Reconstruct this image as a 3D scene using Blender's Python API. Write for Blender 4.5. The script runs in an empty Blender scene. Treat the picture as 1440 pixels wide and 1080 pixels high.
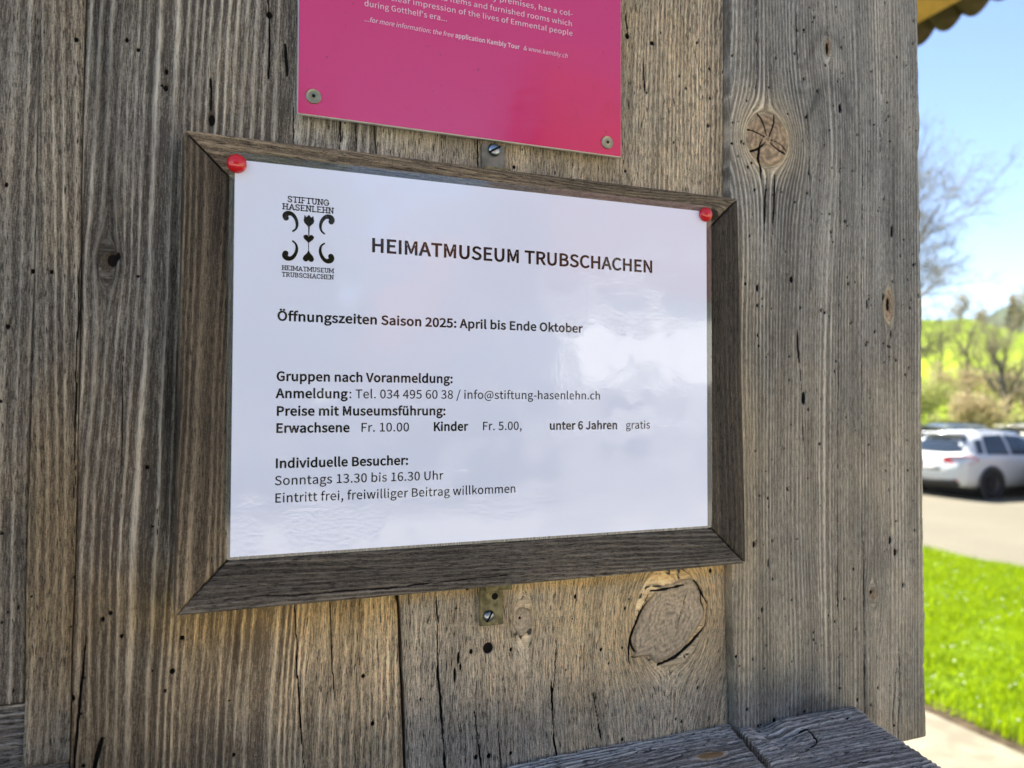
import bpy, bmesh, math, random, json
import numpy as np
from mathutils import Vector, Matrix

# ------------------------------------------------------------------ camera, sky, sun
sc = bpy.context.scene
col = sc.collection
ZP = 2.3 - 0.0811                      # height of the notice's lower edge above the car park
F_PX = 1052.6
CAM = np.array([-0.0025, -0.4207, 2.3])
YAW, PITCH, ROLL = [math.radians(a) for a in (20.842, 1.466, 0.173)]
def cam_axes():
    sy, cy, sp, cp = math.sin(YAW), math.cos(YAW), math.sin(PITCH), math.cos(PITCH)
    f = np.array([sy*cp, cy*cp, sp]); r0 = np.array([cy, -sy, 0.]); u0 = np.cross(r0, f)
    cr, sr = math.cos(ROLL), math.sin(ROLL)
    return r0*cr + u0*sr, -r0*sr + u0*cr, f
RGT, UPV, FWD = cam_axes()
cam_d = bpy.data.cameras.new('camera'); cam = bpy.data.objects.new('camera', cam_d); col.objects.link(cam)
m = Matrix(((RGT[0], UPV[0], -FWD[0], CAM[0]), (RGT[1], UPV[1], -FWD[1], CAM[1]), (RGT[2], UPV[2], -FWD[2], CAM[2]), (0, 0, 0, 1)))
cam.matrix_world = m
cam_d.sensor_width = 36; cam_d.lens = 36*F_PX/1440
cam_d.clip_start = 0.01; cam_d.clip_end = 6000
cam_d.dof.use_dof = True; cam_d.dof.focus_distance = 0.45; cam_d.dof.aperture_fstop = cam_d.lens/3.3
cam_d.dof.aperture_blades = 0
sc.camera = cam

SUN_AZ, SUN_EL = math.radians(-10), math.radians(58)
w = bpy.data.worlds.new('World'); sc.world = w; w.use_nodes = True
nt = w.node_tree; bg = nt.nodes['Background']
sky = nt.nodes.new('ShaderNodeTexSky'); sky.sky_type = 'NISHITA'; sky.sun_disc = False
sky.sun_elevation = SUN_EL; sky.sun_rotation = SUN_AZ
sky.altitude = 1400; sky.air_density = 0.8; sky.dust_density = 0.0; sky.ozone_density = 1.0
nt.links.new(sky.outputs[0], bg.inputs[0]); bg.inputs[1].default_value = 0.078
sun_d = bpy.data.lights.new('sun', 'SUN'); sun = bpy.data.objects.new('sun', sun_d); col.objects.link(sun)
sun_d.energy = 5.0; sun_d.angle = math.radians(0.5); sun_d.color = (1, .95, .86)
sv = Vector((math.sin(SUN_AZ)*math.cos(SUN_EL), math.cos(SUN_AZ)*math.cos(SUN_EL), math.sin(SUN_EL)))
sun.rotation_euler = sv.to_track_quat('Z', 'Y').to_euler(); sun.location = (8, 8, 14)
sc.view_settings.view_transform = 'Standard'; sc.view_settings.look = 'None'
sc.view_settings.exposure = 2.1; sc.view_settings.gamma = 1
sc.render.engine = 'CYCLES'
try:
    sc.cycles.use_denoising = True
except Exception: pass

# ------------------------------------------------------------------ where a pixel of the photograph falls
def ray(px, py):
    return FWD + RGT*(px-720)/F_PX - UPV*(py-540)/F_PX
def wpx(px, py, y=0.0):                # -> (X, Z) in mm on the wall-parallel plane y, from the notice's lower left corner
    d = ray(px, py); t = (y-CAM[1])/d[1]; p = CAM + d*t
    return p[0]*1000, (p[2]-ZP)*1000
def gpx(px, py, z=0.0):                # -> point on the level ground z
    d = ray(px, py); t = (z-CAM[2])/d[2]; return CAM + d*t
def dpx(px, py, depth):                # -> point at a depth along the view axis
    return CAM + ray(px, py)*depth
def W(x, y, z): return (x/1000, y, ZP+z/1000)

# ------------------------------------------------------------------ helpers
def tag(o, label=None, cat=None, group=None, kind=None):
    if label: o['label'] = label
    if cat: o['category'] = cat
    if group: o['group'] = group
    if kind: o['kind'] = kind
    return o
def empty(name, loc, label, cat, group=None, rz=0):
    o = bpy.data.objects.new(name, None); col.objects.link(o); o.location = loc; o.rotation_euler = (0, 0, rz)
    o.empty_display_size = .1
    return tag(o, label, cat, group)
def link(name, me, mat, parent=None, smooth=True, world=True):
    o = bpy.data.objects.new(name, me); col.objects.link(o)
    if mat: me.materials.append(mat)
    if smooth and len(me.polygons): me.polygons.foreach_set('use_smooth', np.ones(len(me.polygons), bool))
    if parent:
        o.parent = parent
        if world:
            mw = Matrix.LocRotScale(parent.location, parent.rotation_euler, None)
            p = parent.parent
            while p:
                mw = Matrix.LocRotScale(p.location, p.rotation_euler, None) @ mw; p = p.parent
            me.transform(mw.inverted())
    return o
def mesh_np(name, verts, quads=None, tris=None):
    me = bpy.data.meshes.new(name)
    verts = np.asarray(verts, np.float32); nv = len(verts)
    loops = []; starts = []; n0 = 0
    if quads is not None and len(quads):
        q = np.asarray(quads, np.int32); loops.append(q.ravel()); starts.append(np.arange(len(q))*4); n0 = len(q)*4
    if tris is not None and len(tris):
        t = np.asarray(tris, np.int32); loops.append(t.ravel()); starts.append(n0+np.arange(len(t))*3)
    loops = np.concatenate(loops); starts = np.concatenate(starts)
    me.vertices.add(nv); me.vertices.foreach_set('co', verts.ravel())
    me.loops.add(len(loops)); me.loops.foreach_set('vertex_index', loops.astype(np.int32))
    me.polygons.add(len(starts)); me.polygons.foreach_set('loop_start', starts.astype(np.int32))
    me.update(calc_edges=True); me.validate()
    return me
def bm_mesh(name, bm):
    me = bpy.data.meshes.new(name); bm.normal_update(); bm.to_mesh(me); bm.free(); return me
def box_bm(bm, lo, hi, bevel=0.0, mat=None):
    r = bmesh.ops.create_cube(bm, size=1)
    vs = r['verts']; lo = Vector(lo); hi = Vector(hi); c = (lo+hi)/2; s = hi-lo
    for v in vs: v.co = Vector((v.co.x*s.x, v.co.y*s.y, v.co.z*s.z)) + c
    if bevel:
        es = list({e for v in vs for e in v.link_edges})
        r2 = bmesh.ops.bevel(bm, geom=es, offset=bevel, segments=2, affect='EDGES'); vs = r2['verts']
    if mat is not None:
        for v in vs: v.co = mat @ v.co
def box(name, lo, hi, mat, parent=None, bevel=0.0, smooth=False):
    bm = bmesh.new(); box_bm(bm, lo, hi, bevel); return link(name, bm_mesh(name, bm), mat, parent, smooth)
def lathe_bm(bm, prof, n=24, M=None):  # prof: (radius, height) pairs, axis +z
    rings = []
    for r, h in prof:
        if r < 1e-6: rings.append([bm.verts.new((0, 0, h))])
        else: rings.append([bm.verts.new((r*math.cos(2*math.pi*i/n), r*math.sin(2*math.pi*i/n), h)) for i in range(n)])
    for a, b in zip(rings, rings[1:]):
        for i in range(n):
            j = (i+1) % n
            if len(a) == 1 and len(b) > 1: bm.faces.new((a[0], b[i], b[j]))
            elif len(b) == 1 and len(a) > 1: bm.faces.new((a[i], a[j], b[0]))
            elif len(a) > 1: bm.faces.new((a[i], a[j], b[j], b[i]))
    if M is not None:
        for ring in rings:
            for v in ring: v.co = M @ v.co
OUT = Matrix.Rotation(math.radians(90), 4, 'X')     # local +z -> world -y (out of the wall)

# lattice noise, -1..1
_tabs = {}
def vnoise(x, y, seed=0):
    if seed not in _tabs: _tabs[seed] = np.random.RandomState(seed+11).rand(256, 256).astype(np.float32)*2-1
    T = _tabs[seed]; x = np.asarray(x, np.float64); y = np.asarray(y, np.float64)
    ix = np.floor(x).astype(np.int64); iy = np.floor(y).astype(np.int64); fx = x-ix; fy = y-iy
    fx = fx*fx*(3-2*fx); fy = fy*fy*(3-2*fy)
    i0, i1, j0, j1 = ix & 255, (ix+1) & 255, iy & 255, (iy+1) & 255
    return (T[i0, j0]*(1-fx)+T[i1, j0]*fx)*(1-fy)+(T[i0, j1]*(1-fx)+T[i1, j1]*fx)*fy
def fbm(x, y, seed=0, octv=3):
    s = 0; a = 1; n = 0
    for o in range(octv):
        s = s+a*vnoise(x*2**o+17.3*o, y*2**o+5.1*o, seed+o); n += a; a *= .5
    return s/n
def sstep(a, b, x):
    t = np.clip((x-a)/(b-a), 0, 1); return t*t*(3-2*t)

# ------------------------------------------------------------------ materials
class NT:
    def __init__(s, name):
        s.m = bpy.data.materials.new(name); s.m.use_nodes = True; s.t = s.m.node_tree
        s.p = s.t.nodes['Principled BSDF']; s.out = s.t.nodes['Material Output']
    def n(s, typ, **kw):
        nd = s.t.nodes.new('ShaderNode'+typ)
        for k, v in kw.items():
            if hasattr(nd, k): setattr(nd, k, v)
            else: s.set(nd, k, v)
        return nd
    def set(s, nd, k, v):
        sock = nd.inputs[k]
        if hasattr(v, 'is_linked') or isinstance(v, bpy.types.NodeSocket): s.t.links.new(v, sock)
        else: sock.default_value = v
    def math(s, op, a, b=0.0, clamp=False):
        nd = s.t.nodes.new('ShaderNodeMath'); nd.operation = op; nd.use_clamp = clamp
        for i, v in enumerate((a, b)):
            if isinstance(v, bpy.types.NodeSocket): s.t.links.new(v, nd.inputs[i])
            else: nd.inputs[i].default_value = v
        return nd.outputs[0]
    def mix(s, f, a, b, blend='MIX'):
        nd = s.t.nodes.new('ShaderNodeMix'); nd.data_type = 'RGBA'; nd.blend_type = blend
        for i, v in ((0, f), (6, a), (7, b)):
            if isinstance(v, bpy.types.NodeSocket): s.t.links.new(v, nd.inputs[i])
            else: nd.inputs[i].default_value = v if i == 0 else (*v, 1)
        return nd.outputs[2]
    def ramp(s, f, a, b, lo=0.0, hi=1.0):   # smooth map of a..b to lo..hi
        nd = s.t.nodes.new('ShaderNodeMapRange'); nd.interpolation_type = 'SMOOTHSTEP'
        s.t.links.new(f, nd.inputs[0])
        for i, v in zip((1, 2, 3, 4), (a, b, lo, hi)): nd.inputs[i].default_value = v
        return nd.outputs[0]
    def noise(s, vec, scale, detail=3, rough=.55):
        nd = s.t.nodes.new('ShaderNodeTexNoise'); nd.inputs['Scale'].default_value = scale
        nd.inputs['Detail'].default_value = detail; nd.inputs['Roughness'].default_value = rough
        if vec is not None: s.t.links.new(vec, nd.inputs['Vector'])
        return nd.outputs[0]
    def scale(s, vec, sx, sy, sz):
        nd = s.t.nodes.new('ShaderNodeMapping'); s.t.links.new(vec, nd.inputs[0]); nd.inputs['Scale'].default_value = (sx, sy, sz)
        return nd.outputs[0]
    def attr(s, name):
        nd = s.t.nodes.new('ShaderNodeAttribute'); nd.attribute_name = name; return nd.outputs['Vector']
    def sep(s, vec):
        nd = s.t.nodes.new('ShaderNodeSeparateXYZ'); s.t.links.new(vec, nd.inputs[0]); return nd.outputs
    def obj(s):
        return s.t.nodes.new('ShaderNodeTexCoord').outputs['Object']
    def bump(s, h, dist, strength=1.0):
        nd = s.t.nodes.new('ShaderNodeBump'); nd.inputs['Distance'].default_value = dist; nd.inputs['Strength'].default_value = strength
        s.t.links.new(h, nd.inputs['Height']); return nd.outputs[0]
    def base(s, v, rough=None, spec=None, metal=None, normal=None):
        s.set(s.p, 'Base Color', v if isinstance(v, bpy.types.NodeSocket) else (*v, 1))
        if rough is not None: s.set(s.p, 'Roughness', rough)
        if spec is not None: s.p.inputs['Specular IOR Level'].default_value = spec
        if metal is not None: s.p.inputs['Metallic'].default_value = metal
        if normal is not None: s.t.links.new(normal, s.p.inputs['Normal'])
        return s.m
def plain(name, c, rough=.6, spec=.5, metal=0.0, var=.12, scale=30., bump=0.0):
    g = NT(name); v = g.noise(g.obj(), scale, 4)
    c2 = tuple(min(1, x*(1+var)) for x in c); c1 = tuple(x*(1-var) for x in c)
    return g.base(g.mix(g.ramp(v, .3, .7), c1, c2), rough, spec, metal, g.bump(v, bump) if bump else None)

def wood_mat(name, ridge, valley, wridge, wvalley, knotc, fine=1.0, bump=.0005, rough=.85):
    g = NT(name)
    gc = g.attr('gc'); wv = g.sep(g.attr('wv')); wk = g.sep(g.attr('wk'))
    nf = g.noise(g.scale(gc, 2.6*fine, .16, 1), 1, 3, .6)        # single fibres
    nd = g.noise(g.scale(gc, .9*fine, .03, 1), 1, 3)             # streaks
    ns = g.noise(g.scale(gc, 1.7*fine, .15, 1), 1, 3, .55)        # short open checks
    nb = g.noise(g.scale(gc, .02, .012, 1), 1, 4, .6)            # weathering patches
    nsp = g.noise(g.scale(gc, 1.5, .9, 1), 1, 3, .65)                # grit
    f = g.math('ADD', g.math('MULTIPLY', g.math('SUBTRACT', nf, .5), 2.0), wv[0])
    f = g.math('ADD', f, g.math('MULTIPLY', g.math('SUBTRACT', nd, .5), 1.0))
    f = g.math('ADD', f, g.math('MULTIPLY', g.math('SUBTRACT', nsp, .5), 1.1))
    fc = g.math('MULTIPLY', f, 1.0, True)
    wf = g.math('ADD', wv[2], g.math('MULTIPLY', g.math('SUBTRACT', nb, .5), .7), True)
    c = g.mix(wf, g.mix(fc, valley, ridge), g.mix(fc, wvalley, wridge))
    c = g.mix(g.math('MULTIPLY', g.ramp(ns, .56, .68), wk[1]), c, tuple(x*.5 for x in valley))
    nk = g.noise(g.scale(gc, .5, .5, 1), 1, 4, .65)
    kc = g.mix(g.ramp(nk, .3, .7), tuple(x*.62 for x in knotc), knotc)
    c = g.mix(g.math('MULTIPLY', wk[0], .9), c, kc)
    tone = g.math('MULTIPLY', wk[2], g.ramp(nb, .25, .75, .96, 1.28))
    tv = g.t.nodes.new('ShaderNodeVectorMath'); tv.operation = 'SCALE'
    g.t.links.new(c, tv.inputs[0]); g.t.links.new(tone, tv.inputs['Scale'])
    c = g.mix(g.ramp(wv[1], .3, .6), tv.outputs[0], (.012, .009, .007))
    h = g.math('ADD', g.math('MULTIPLY', fc, .7), g.math('ADD', g.math('MULTIPLY', nf, .6), g.math('MULTIPLY', nsp, .5)))
    h = g.math('SUBTRACT', h, g.math('MULTIPLY', g.ramp(ns, .58, .72), wk[1]))
    return g.base(c, rough, .25, 0, g.bump(h, bump*1.5, 1.0))

M = {}
M['wall'] = wood_mat('weathered_spruce', (.52, .48, .405), (.075, .066, .055), (.66, .45, .205), (.14, .092, .045), (.40, .31, .215))
M['corner'] = wood_mat('weathered_corner_spruce', (.475, .45, .40), (.115, .105, .09), (.56, .44, .275), (.19, .142, .088), (.46, .32, .20), 1.0)
M['sill'] = wood_mat('old_grey_sill', (.42, .385, .335), (.10, .09, .077), (.45, .30, .15), (.09, .065, .04), (.30, .18, .08), .8, .0008)
M['frame'] = wood_mat('brown_frame_wood', (.31, .255, .19), (.06, .047, .035), (.38, .275, .165), (.07, .049, .03), (.06, .04, .024), 1.3, .0004, .7)

# ------------------------------------------------------------------ wooden boards: a fine grid, displaced along its face normal
def seg_dist(U, V, pts):
    best = np.full(U.shape, 1e9)
    for (ax, ay), (bx, by) in zip(pts, pts[1:]):
        dx, dy = bx-ax, by-ay; L = dx*dx+dy*dy+1e-9
        t = np.clip(((U-ax)*dx+(V-ay)*dy)/L, 0, 1)
        best = np.minimum(best, np.hypot(U-ax-t*dx, V-ay-t*dy))
    return best
def grain(U, V, seed=1, period=4.5, amp=.45, contrast=None, warm=None, tone=None, knots=(), cracks=(), holes=(), nholes=0,
          stains=(), dash=None, warp=1.0, lean=0.0, arches=()):
    S = seed*7
    X = U + lean*V + warp*(6*vnoise(U/130, V/330, S)+2.3*vnoise(U/30, V/120, S+1)+.35*vnoise(U/6, V/35, S+2)+.12*vnoise(U/2, V/9, S+3))
    kmask = np.zeros(U.shape); khalo = np.zeros(U.shape); dark = np.zeros(U.shape); h = np.zeros(U.shape)
    tn = np.ones(U.shape)*1.0
    for k in knots:
        du, dv = U-k['c'][0], V-k['c'][1]; rr = k['r']
        e = (du**2+(dv*k.get('long', .5))**2)+1e-6
        X = X - du*np.minimum(k.get('bend', 1.0)*(rr**2)/np.maximum(e, (rr*.75)**2), 1.0)
        c, s = math.cos(k.get('rot', 0)), math.sin(k.get('rot', 0))
        a_, b_ = k['ab']; ku, kv = (du*c+dv*s)/a_, (-du*s+dv*c)/b_
        kd = np.hypot(ku, kv) + k.get('wob', .07)*vnoise(np.arctan2(kv, ku)*2.2+9, k['c'][1]+0*U, S+5)
        mk = 1-sstep(.9, 1.06, kd); kmask = np.maximum(kmask, mk*k.get('mask', 1.))
        khalo = np.maximum(khalo, k.get('halo', .5)*np.exp(-np.maximum(kd-1, 0)*k.get('hfall', 2.)))
        ring = np.clip(.5+k.get('ringc', .42)*np.cos(kd*k.get('rings', 9)*2*math.pi+5*vnoise(ku*2.5, kv*2.5, S+6))+.55*fbm(U/2.2, V/2.2, S+26, 3), 0, 1)
        h += mk*(k.get('h', .6)+.16*ring) ; tn *= (1-mk*.5*(1-ring))*(1-mk*k.get('dim', 0.))*(1-.35*k.get('edge', 0)*np.exp(-((kd-1.)/.10)**2))
        edge = np.exp(-((kd-1.0)/.035)**2)*k.get('edge', 0.)*sstep(-.35, .25, vnoise(np.arctan2(kv, ku)*1.6+3, 0*U+k['c'][0], S+8)+k.get('edge_bias', 0))
        h -= 1.8*edge; dark = np.maximum(dark, edge)
    X = X + 0
    for (cu, cv, wdt, ht, st) in arches:      # cathedral grain: broad darker bands
        q = (V-cv)+ht*((U-cu)/wdt)**2
        g_ = np.exp(-((q)/6.)**2)*np.exp(-((U-cu)/(wdt*1.1))**4)
        tn *= 1-st*g_*(.75+.35*vnoise(U/5, V/9, S+9))
    ph = X/period + .9*vnoise(X/(period*3.1), 0*X, S+10)
    fr = ph-np.floor(ph); idx = np.floor(ph)
    ra = .6+.4*vnoise(idx*.77+.31, V/160., S+11)
    prof = np.clip(.5+.62*np.cos(2*math.pi*(fr+.08*np.sin(2*math.pi*fr))), 0, 1)
    ct = 1.0 if contrast is None else contrast(U, V)
    ringv = .5+(prof*ra*1.5-.5)*ct*.68*(1+.75*fbm(X/14, V/45, S+27, 2))
    h += amp*ct*(prof*ra*1.6-.6)+.10*vnoise(X/.7, V/12, S+12)+.25*vnoise(X/9, V/70, S+13)
    h -= .22*np.clip(vnoise(X/1.1, V/26., S+14)-.35, 0, 1)*2
    # broad dark or pale streaks along the grain
    tn *= 1+.22*vnoise(X/9, V/210, S+15)+.12*vnoise(X/28, V/260, S+16)+.10*vnoise(X/3.1, V/60, S+24)
    rs = np.random.RandomState(seed)
    hs = list(holes)
    for _ in range(nholes):
        for _t in range(6):
            hp = (rs.uniform(U.min(), U.max()), rs.uniform(max(V.min(), -190), min(V.max(), 430)))
            if fbm(np.array(hp[0]/45), np.array(hp[1]/70), S+30, 2) > rs.uniform(-.5, .5): break
        hs.append((*hp, rs.choice([.42, .5, .6, .7, .85, 1.0])))
    for hh in hs:
        hu, hv, r1 = hh[:3]; r2 = hh[3] if len(hh) > 3 else r1*rs.uniform(1, 1.3)
        sel = (np.abs(U-hu) < r1*3+2) & (np.abs(V-hv) < r2*3+2)
        if not sel.any(): continue
        d = np.hypot((U[sel]-hu)/r1, (V[sel]-hv)/r2)
        wgt = 1-sstep(.6, 1.5, d); dark[sel] = np.maximum(dark[sel], wgt); h[sel] -= 2.5*wgt*min(1, r1)
    for cr in cracks:
        pts, wd, dp = cr[:3]
        wob = .5*vnoise(U*0+3.1*len(pts)+pts[0][0], V/14, S+17)+.25*vnoise(U*0+1.7, V/4, S+18)
        d = seg_dist(U+wob, V, pts)
        vmin, vmax = min(p[1] for p in pts), max(p[1] for p in pts)
        tt = np.clip((V-vmin)/(vmax-vmin+1e-6), 0, 1)
        wl = 1.45*wd*(.45+.55*np.sqrt(np.clip(4*tt*(1-tt), 0, 1))) if not (len(cr) > 3) else 1.3*wd*np.ones(U.shape)
        wl = wl*(.8+.4*vnoise(U*0, V/9, S+19))
        k = 1-sstep(.5, 1.25, d/np.maximum(wl, .05)); k = np.where(d < 6, k, 0)
        h -= dp*k; dark = np.maximum(dark, .95*k)
    for (su, sv_, a_, b_, st) in stains:        # tone patches with their own shape: st<0 darker
        d = np.hypot((U-su)/a_, (V-sv_)/b_)+.35*fbm(U/(a_*.6+1), V/(b_*.5+1), S+20, 3)
        tn *= 1+st*(1-sstep(.35, 1.1, d))
    wm = np.full(U.shape, .2) if warm is None else warm(U, V)+0*U
    wm = np.clip(wm+khalo, 0, 1)
    tn = tn*(1.0 if tone is None else tone(U, V))*(1+.42*khalo)
    ringv = ringv+khalo*(.22+.22*np.cos(X*2.2))
    da = 1.0 if dash is None else dash(U, V)
    gx = np.where(kmask > .5, U*1.0, X)
    return dict(h=h, gc=np.stack([gx, V*np.ones(U.shape), np.full(U.shape, seed*13.7)], -1),
                wv=np.stack([ringv, dark, wm], -1), wk=np.stack([kmask, np.ones(U.shape)*da, np.clip(tn, .15, 2)], -1))
def board(name, U, V, to_world, normal, thick, g, mat, parent, round_e=1.6, wobble=.5):
    """U, V: 2-D grids in mm (row = along the grain).  to_world(U, V) -> (n,m,3) metres."""
    nv, nu = U.shape; N = np.array(normal, float)
    du = np.minimum(U-U[:, :1], U[:, -1:]-U); h = g['h']-round_e*np.exp(-du/1.1)
    dv = np.minimum(np.abs(V-V[:1]), np.abs(V[-1:]-V)); h = h-.8*np.exp(-dv/.9)
    Pw = to_world(U, V); Pf = Pw+N*(h/1000)[..., None]; Pb = Pw-N*thick
    idx = np.arange(nu*nv).reshape(nv, nu)
    q = np.stack([idx[:-1, :-1], idx[:-1, 1:], idx[1:, 1:], idx[1:, :-1]], -1).reshape(-1, 4)
    loop = np.concatenate([idx[0, :], idx[1:, -1], idx[-1, -2::-1], idx[-2:0:-1, 0]])
    n0 = nu*nv; L = len(loop)
    e1 = Pf.reshape(-1, 3)[loop]; e2 = Pb.reshape(-1, 3)[loop]     # own copies, so the edge stays crisp
    a = n0+np.arange(L); b = n0+L+np.arange(L); a2 = np.roll(a, -1); b2 = np.roll(b, -1)
    qs = np.stack([a, b, b2, a2], -1)
    bl = n0+2*L+np.arange(4)
    cb = Pb[[0, 0, -1, -1], [0, -1, -1, 0]]
    verts = np.concatenate([Pf.reshape(-1, 3), e1, e2, cb])
    quads = np.concatenate([q, qs, [[bl[0], bl[3], bl[2], bl[1]]]])
    # make sure faces look along the normal
    v0, v1, v2 = verts[q[0][0]], verts[q[0][1]], verts[q[0][2]]
    if np.dot(np.cross(v1-v0, v2-v0), N) < 0: quads = quads[:, ::-1]
    me = mesh_np(name, verts, quads)
    for k in ('gc', 'wv', 'wk'):
        A = g[k].reshape(-1, 3); E1 = A[loop].copy(); E2 = E1.copy()
        if k == 'wv': E1[:, 1] *= .3; E2[:, 1] = 0
        if k == 'gc': E2[:, 0] += thick*1000
        full = np.concatenate([A[:n0], E1, E2, A[[0, 0, 0, 0]]]).astype(np.float32)
        at = me.attributes.new(k, 'FLOAT_VECTOR', 'POINT'); at.data.foreach_set('vector', full.ravel())
    o = link(name, me, mat, parent, smooth=False)
    sm = np.zeros(len(me.polygons), bool); sm[:len(q)] = True; me.polygons.foreach_set('use_smooth', sm)
    return o
def lin(a, b, step): return np.linspace(a, b, max(2, int(round(abs(b-a)/step))+1))
def wall_board(name, left, right, z0, z1, y, thick, mat, parent, res=(.5, 1.0), view=(-185, 430), **kw):
    """left/right: functions of z (mm) giving the board's edges; upright grain."""
    zs = []
    if z0 < view[0]: zs.append(lin(z0, view[0], 25)[:-1])
    a, b = max(z0, view[0]), min(z1, view[1]); zs.append(lin(a, b, res[1]))
    if z1 > view[1]: zs.append(lin(view[1], z1, 25)[1:])
    z = np.concatenate(zs); Lf, Rt = left(z), right(z)
    n = max(2, int(np.mean(Rt-Lf)/res[0])+1); s = np.linspace(0, 1, n)
    U = Lf[:, None]*(1-s)+Rt[:, None]*s; V = np.repeat(z[:, None], n, 1)
    g = grain(U, V, **kw)
    tw = lambda U, V: np.stack([U/1000, np.full(U.shape, y), ZP+V/1000], -1)
    return board(name, U, V, tw, (0, -1, 0), thick, g, mat, parent)

# ------------------------------------------------------------------ the timber house whose wall we look at
house = empty('timber_house', (0, .3, .7), 'weathered grey timber house with upright planks behind the white notice and pink sign', 'house')
Y0 = .020                                          # face of the wide planks
def P_(lst, y=Y0): return [wpx(*p, y) for p in lst]
def K(px, py, rx, rz, y=Y0, **kw):
    return dict(c=wpx(px, py, y), ab=(rx, rz), **kw)
def HL(lst, y=Y0):
    out = []
    for p in lst:
        u, v = wpx(p[0], p[1], y); out.append((u, v, *p[2:]))
    return out
seam1 = lambda z: -95.0+.004*(z-100)+.5*vnoise(0*z, z/60, 71)
seam2 = lambda z: -74.2+.0035*(z-100)+.5*vnoise(0*z+3, z/50, 72)
gapL = lambda z: 92.6-.058*(z+35)*.93+.35*vnoise(0*z+5, z/22, 73)
gapR = lambda z: gapL(z)+1.1+.9*sstep(100, -60, z)+.3*vnoise(0*z+8, z/15, 74)
cLeft = lambda z: 327.2+.5*vnoise(0*z+1, z/40, 75)+1.2*sstep(-40, -140, z)
rEdge = lambda z: 506.4+.9*vnoise(0*z+2, z/38, 76)+.5*vnoise(0*z+6, z/7, 77)-.9*sstep(.6, .9, vnoise(0*z+4, z/11, 78))
# planks: A narrow one far left, B batten, C wide, D behind the notice, E thick corner plank
wall_board('plank', lambda z: -185+0*z, lambda z: seam1(z)-.6, -70, 1100, Y0+.001, .025, M['wall'], house, seed=3, period=4.6, amp=.6,
           warm=lambda U, V: .10+.12*sstep(200, 0, V), tone=lambda U, V: 1.0, nholes=60, contrast=lambda U, V: 1.05, lean=.01, res=(.5, 1.2))
wall_board('batten', seam1, lambda z: seam2(z)-.4, -101, 1100, Y0-.0012, .02, M['wall'], house, seed=4, period=5.2, amp=.55,
           warm=lambda U, V: .18+.5*sstep(150, 0, V)*sstep(-110, -20, V), tone=lambda U, V: .98-.1*sstep(-30, -110, V), nholes=10, contrast=lambda U, V: .8,
           cracks=[(P_([(112, 350), (108, 520), (104, 700)]), .35, 1.0)])
cC = [(P_([(376, -30), (378, 22), (379, 60), (378, 110)]), .5, 2), (P_([(400, 60), (403, 105)]), .8, 1.2), (P_([(296, 110), (297, 155)]), .7, 1.2),
      (P_([(120, 895), (112, 985), (101, 1110)]), .55, 2.2), (P_([(142, 1040), (126, 1110)]), .9, 2.5), (P_([(414, 840), (421, 1000), (431, 1110)]), .35, 1.6),
      (P_([(463, 835), (470, 980)]), .3, 1.4), (P_([(479, 150), (480, 200)]), .5, 1.5), (P_([(500, 150), (502, 210)]), .3, 1), (P_([(222, 715), (220, 760)]), .3, .8),
      (P_([(173, 500), (170, 700)]), .25, .8), (P_([(413, 150), (412, 215)]), .3, 1)]
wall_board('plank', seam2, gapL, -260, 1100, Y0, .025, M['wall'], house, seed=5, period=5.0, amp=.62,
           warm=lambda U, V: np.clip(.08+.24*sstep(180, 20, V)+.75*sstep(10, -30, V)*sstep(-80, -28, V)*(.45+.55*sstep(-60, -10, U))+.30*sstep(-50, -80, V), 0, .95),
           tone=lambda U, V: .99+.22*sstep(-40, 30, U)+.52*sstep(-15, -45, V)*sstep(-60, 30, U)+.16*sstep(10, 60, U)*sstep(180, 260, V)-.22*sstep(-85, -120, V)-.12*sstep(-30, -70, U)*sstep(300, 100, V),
           contrast=lambda U, V: 1.12-.62*sstep(10, 62, U)*(.55+.45*sstep(-60, -20, -V)), dash=lambda U, V: .35+.65*sstep(10, 60, U), nholes=95, lean=-.022,
           cracks=cC, holes=HL([(379, 20, 1.6), (158, 366, 2.2, 3), (166, 360, 1, 2), (298, 168, 1.6, 3), (178, 55, .9), (115, 115, .9), (256, 898, 1.1), (242, 945, 1.3),
                                (155, 863, .9), (144, 872, .9), (232, 972, .7), (233, 123, 1.1, 1.6), (234, 100, .9, 1.4)]),
           knots=[K(150, 368, 3.2, 5, r=4.0, long=.35, halo=.0, rings=3, h=.2)],
           stains=[(*wpx(140, 90, Y0), 5, 75, -.36), (*wpx(152, 360, Y0), 9, 40, -.30), (*wpx(300, 200, Y0), 10, 26, -.22), (*wpx(240, 420, Y0), 4, 120, -.3),
                   (*wpx(240, 620, Y0), 5, 70, -.3), (*wpx(215, 100, Y0), 22, 40, .10), (*wpx(330, 905, Y0), 4, 22, -.35), (*wpx(300, 900, Y0), 3, 25, -.3), (*wpx(360, 910, Y0), 3, 20, -.28)])
cD = [(P_([(614, 840), (617, 950), (628, 1110)]), .6, 2.2), (P_([(640, 870), (641, 900)]), .3, 1), (P_([(776, 960), (779, 1040), (784, 1065)]), .6, 2), (P_([(835, 975), (846, 1040)]), .5, 1.8),
      (P_([(672, 180), (672, 240)]), .8, 2.5), (P_([(622, 170), (622, 240)]), .4, 1.4), (P_([(668, 1000), (680, 1100)]), .4, 1.4), (P_([(880, 20), (884, 52)]), .7, 1.2),
      (P_([(905, 80), (907, 130)]), .5, 1), (P_([(783, 900), (776, 1000)]), .25, 1), (P_([(700, 1010), (706, 1090)]), .3, 1)]
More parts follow.
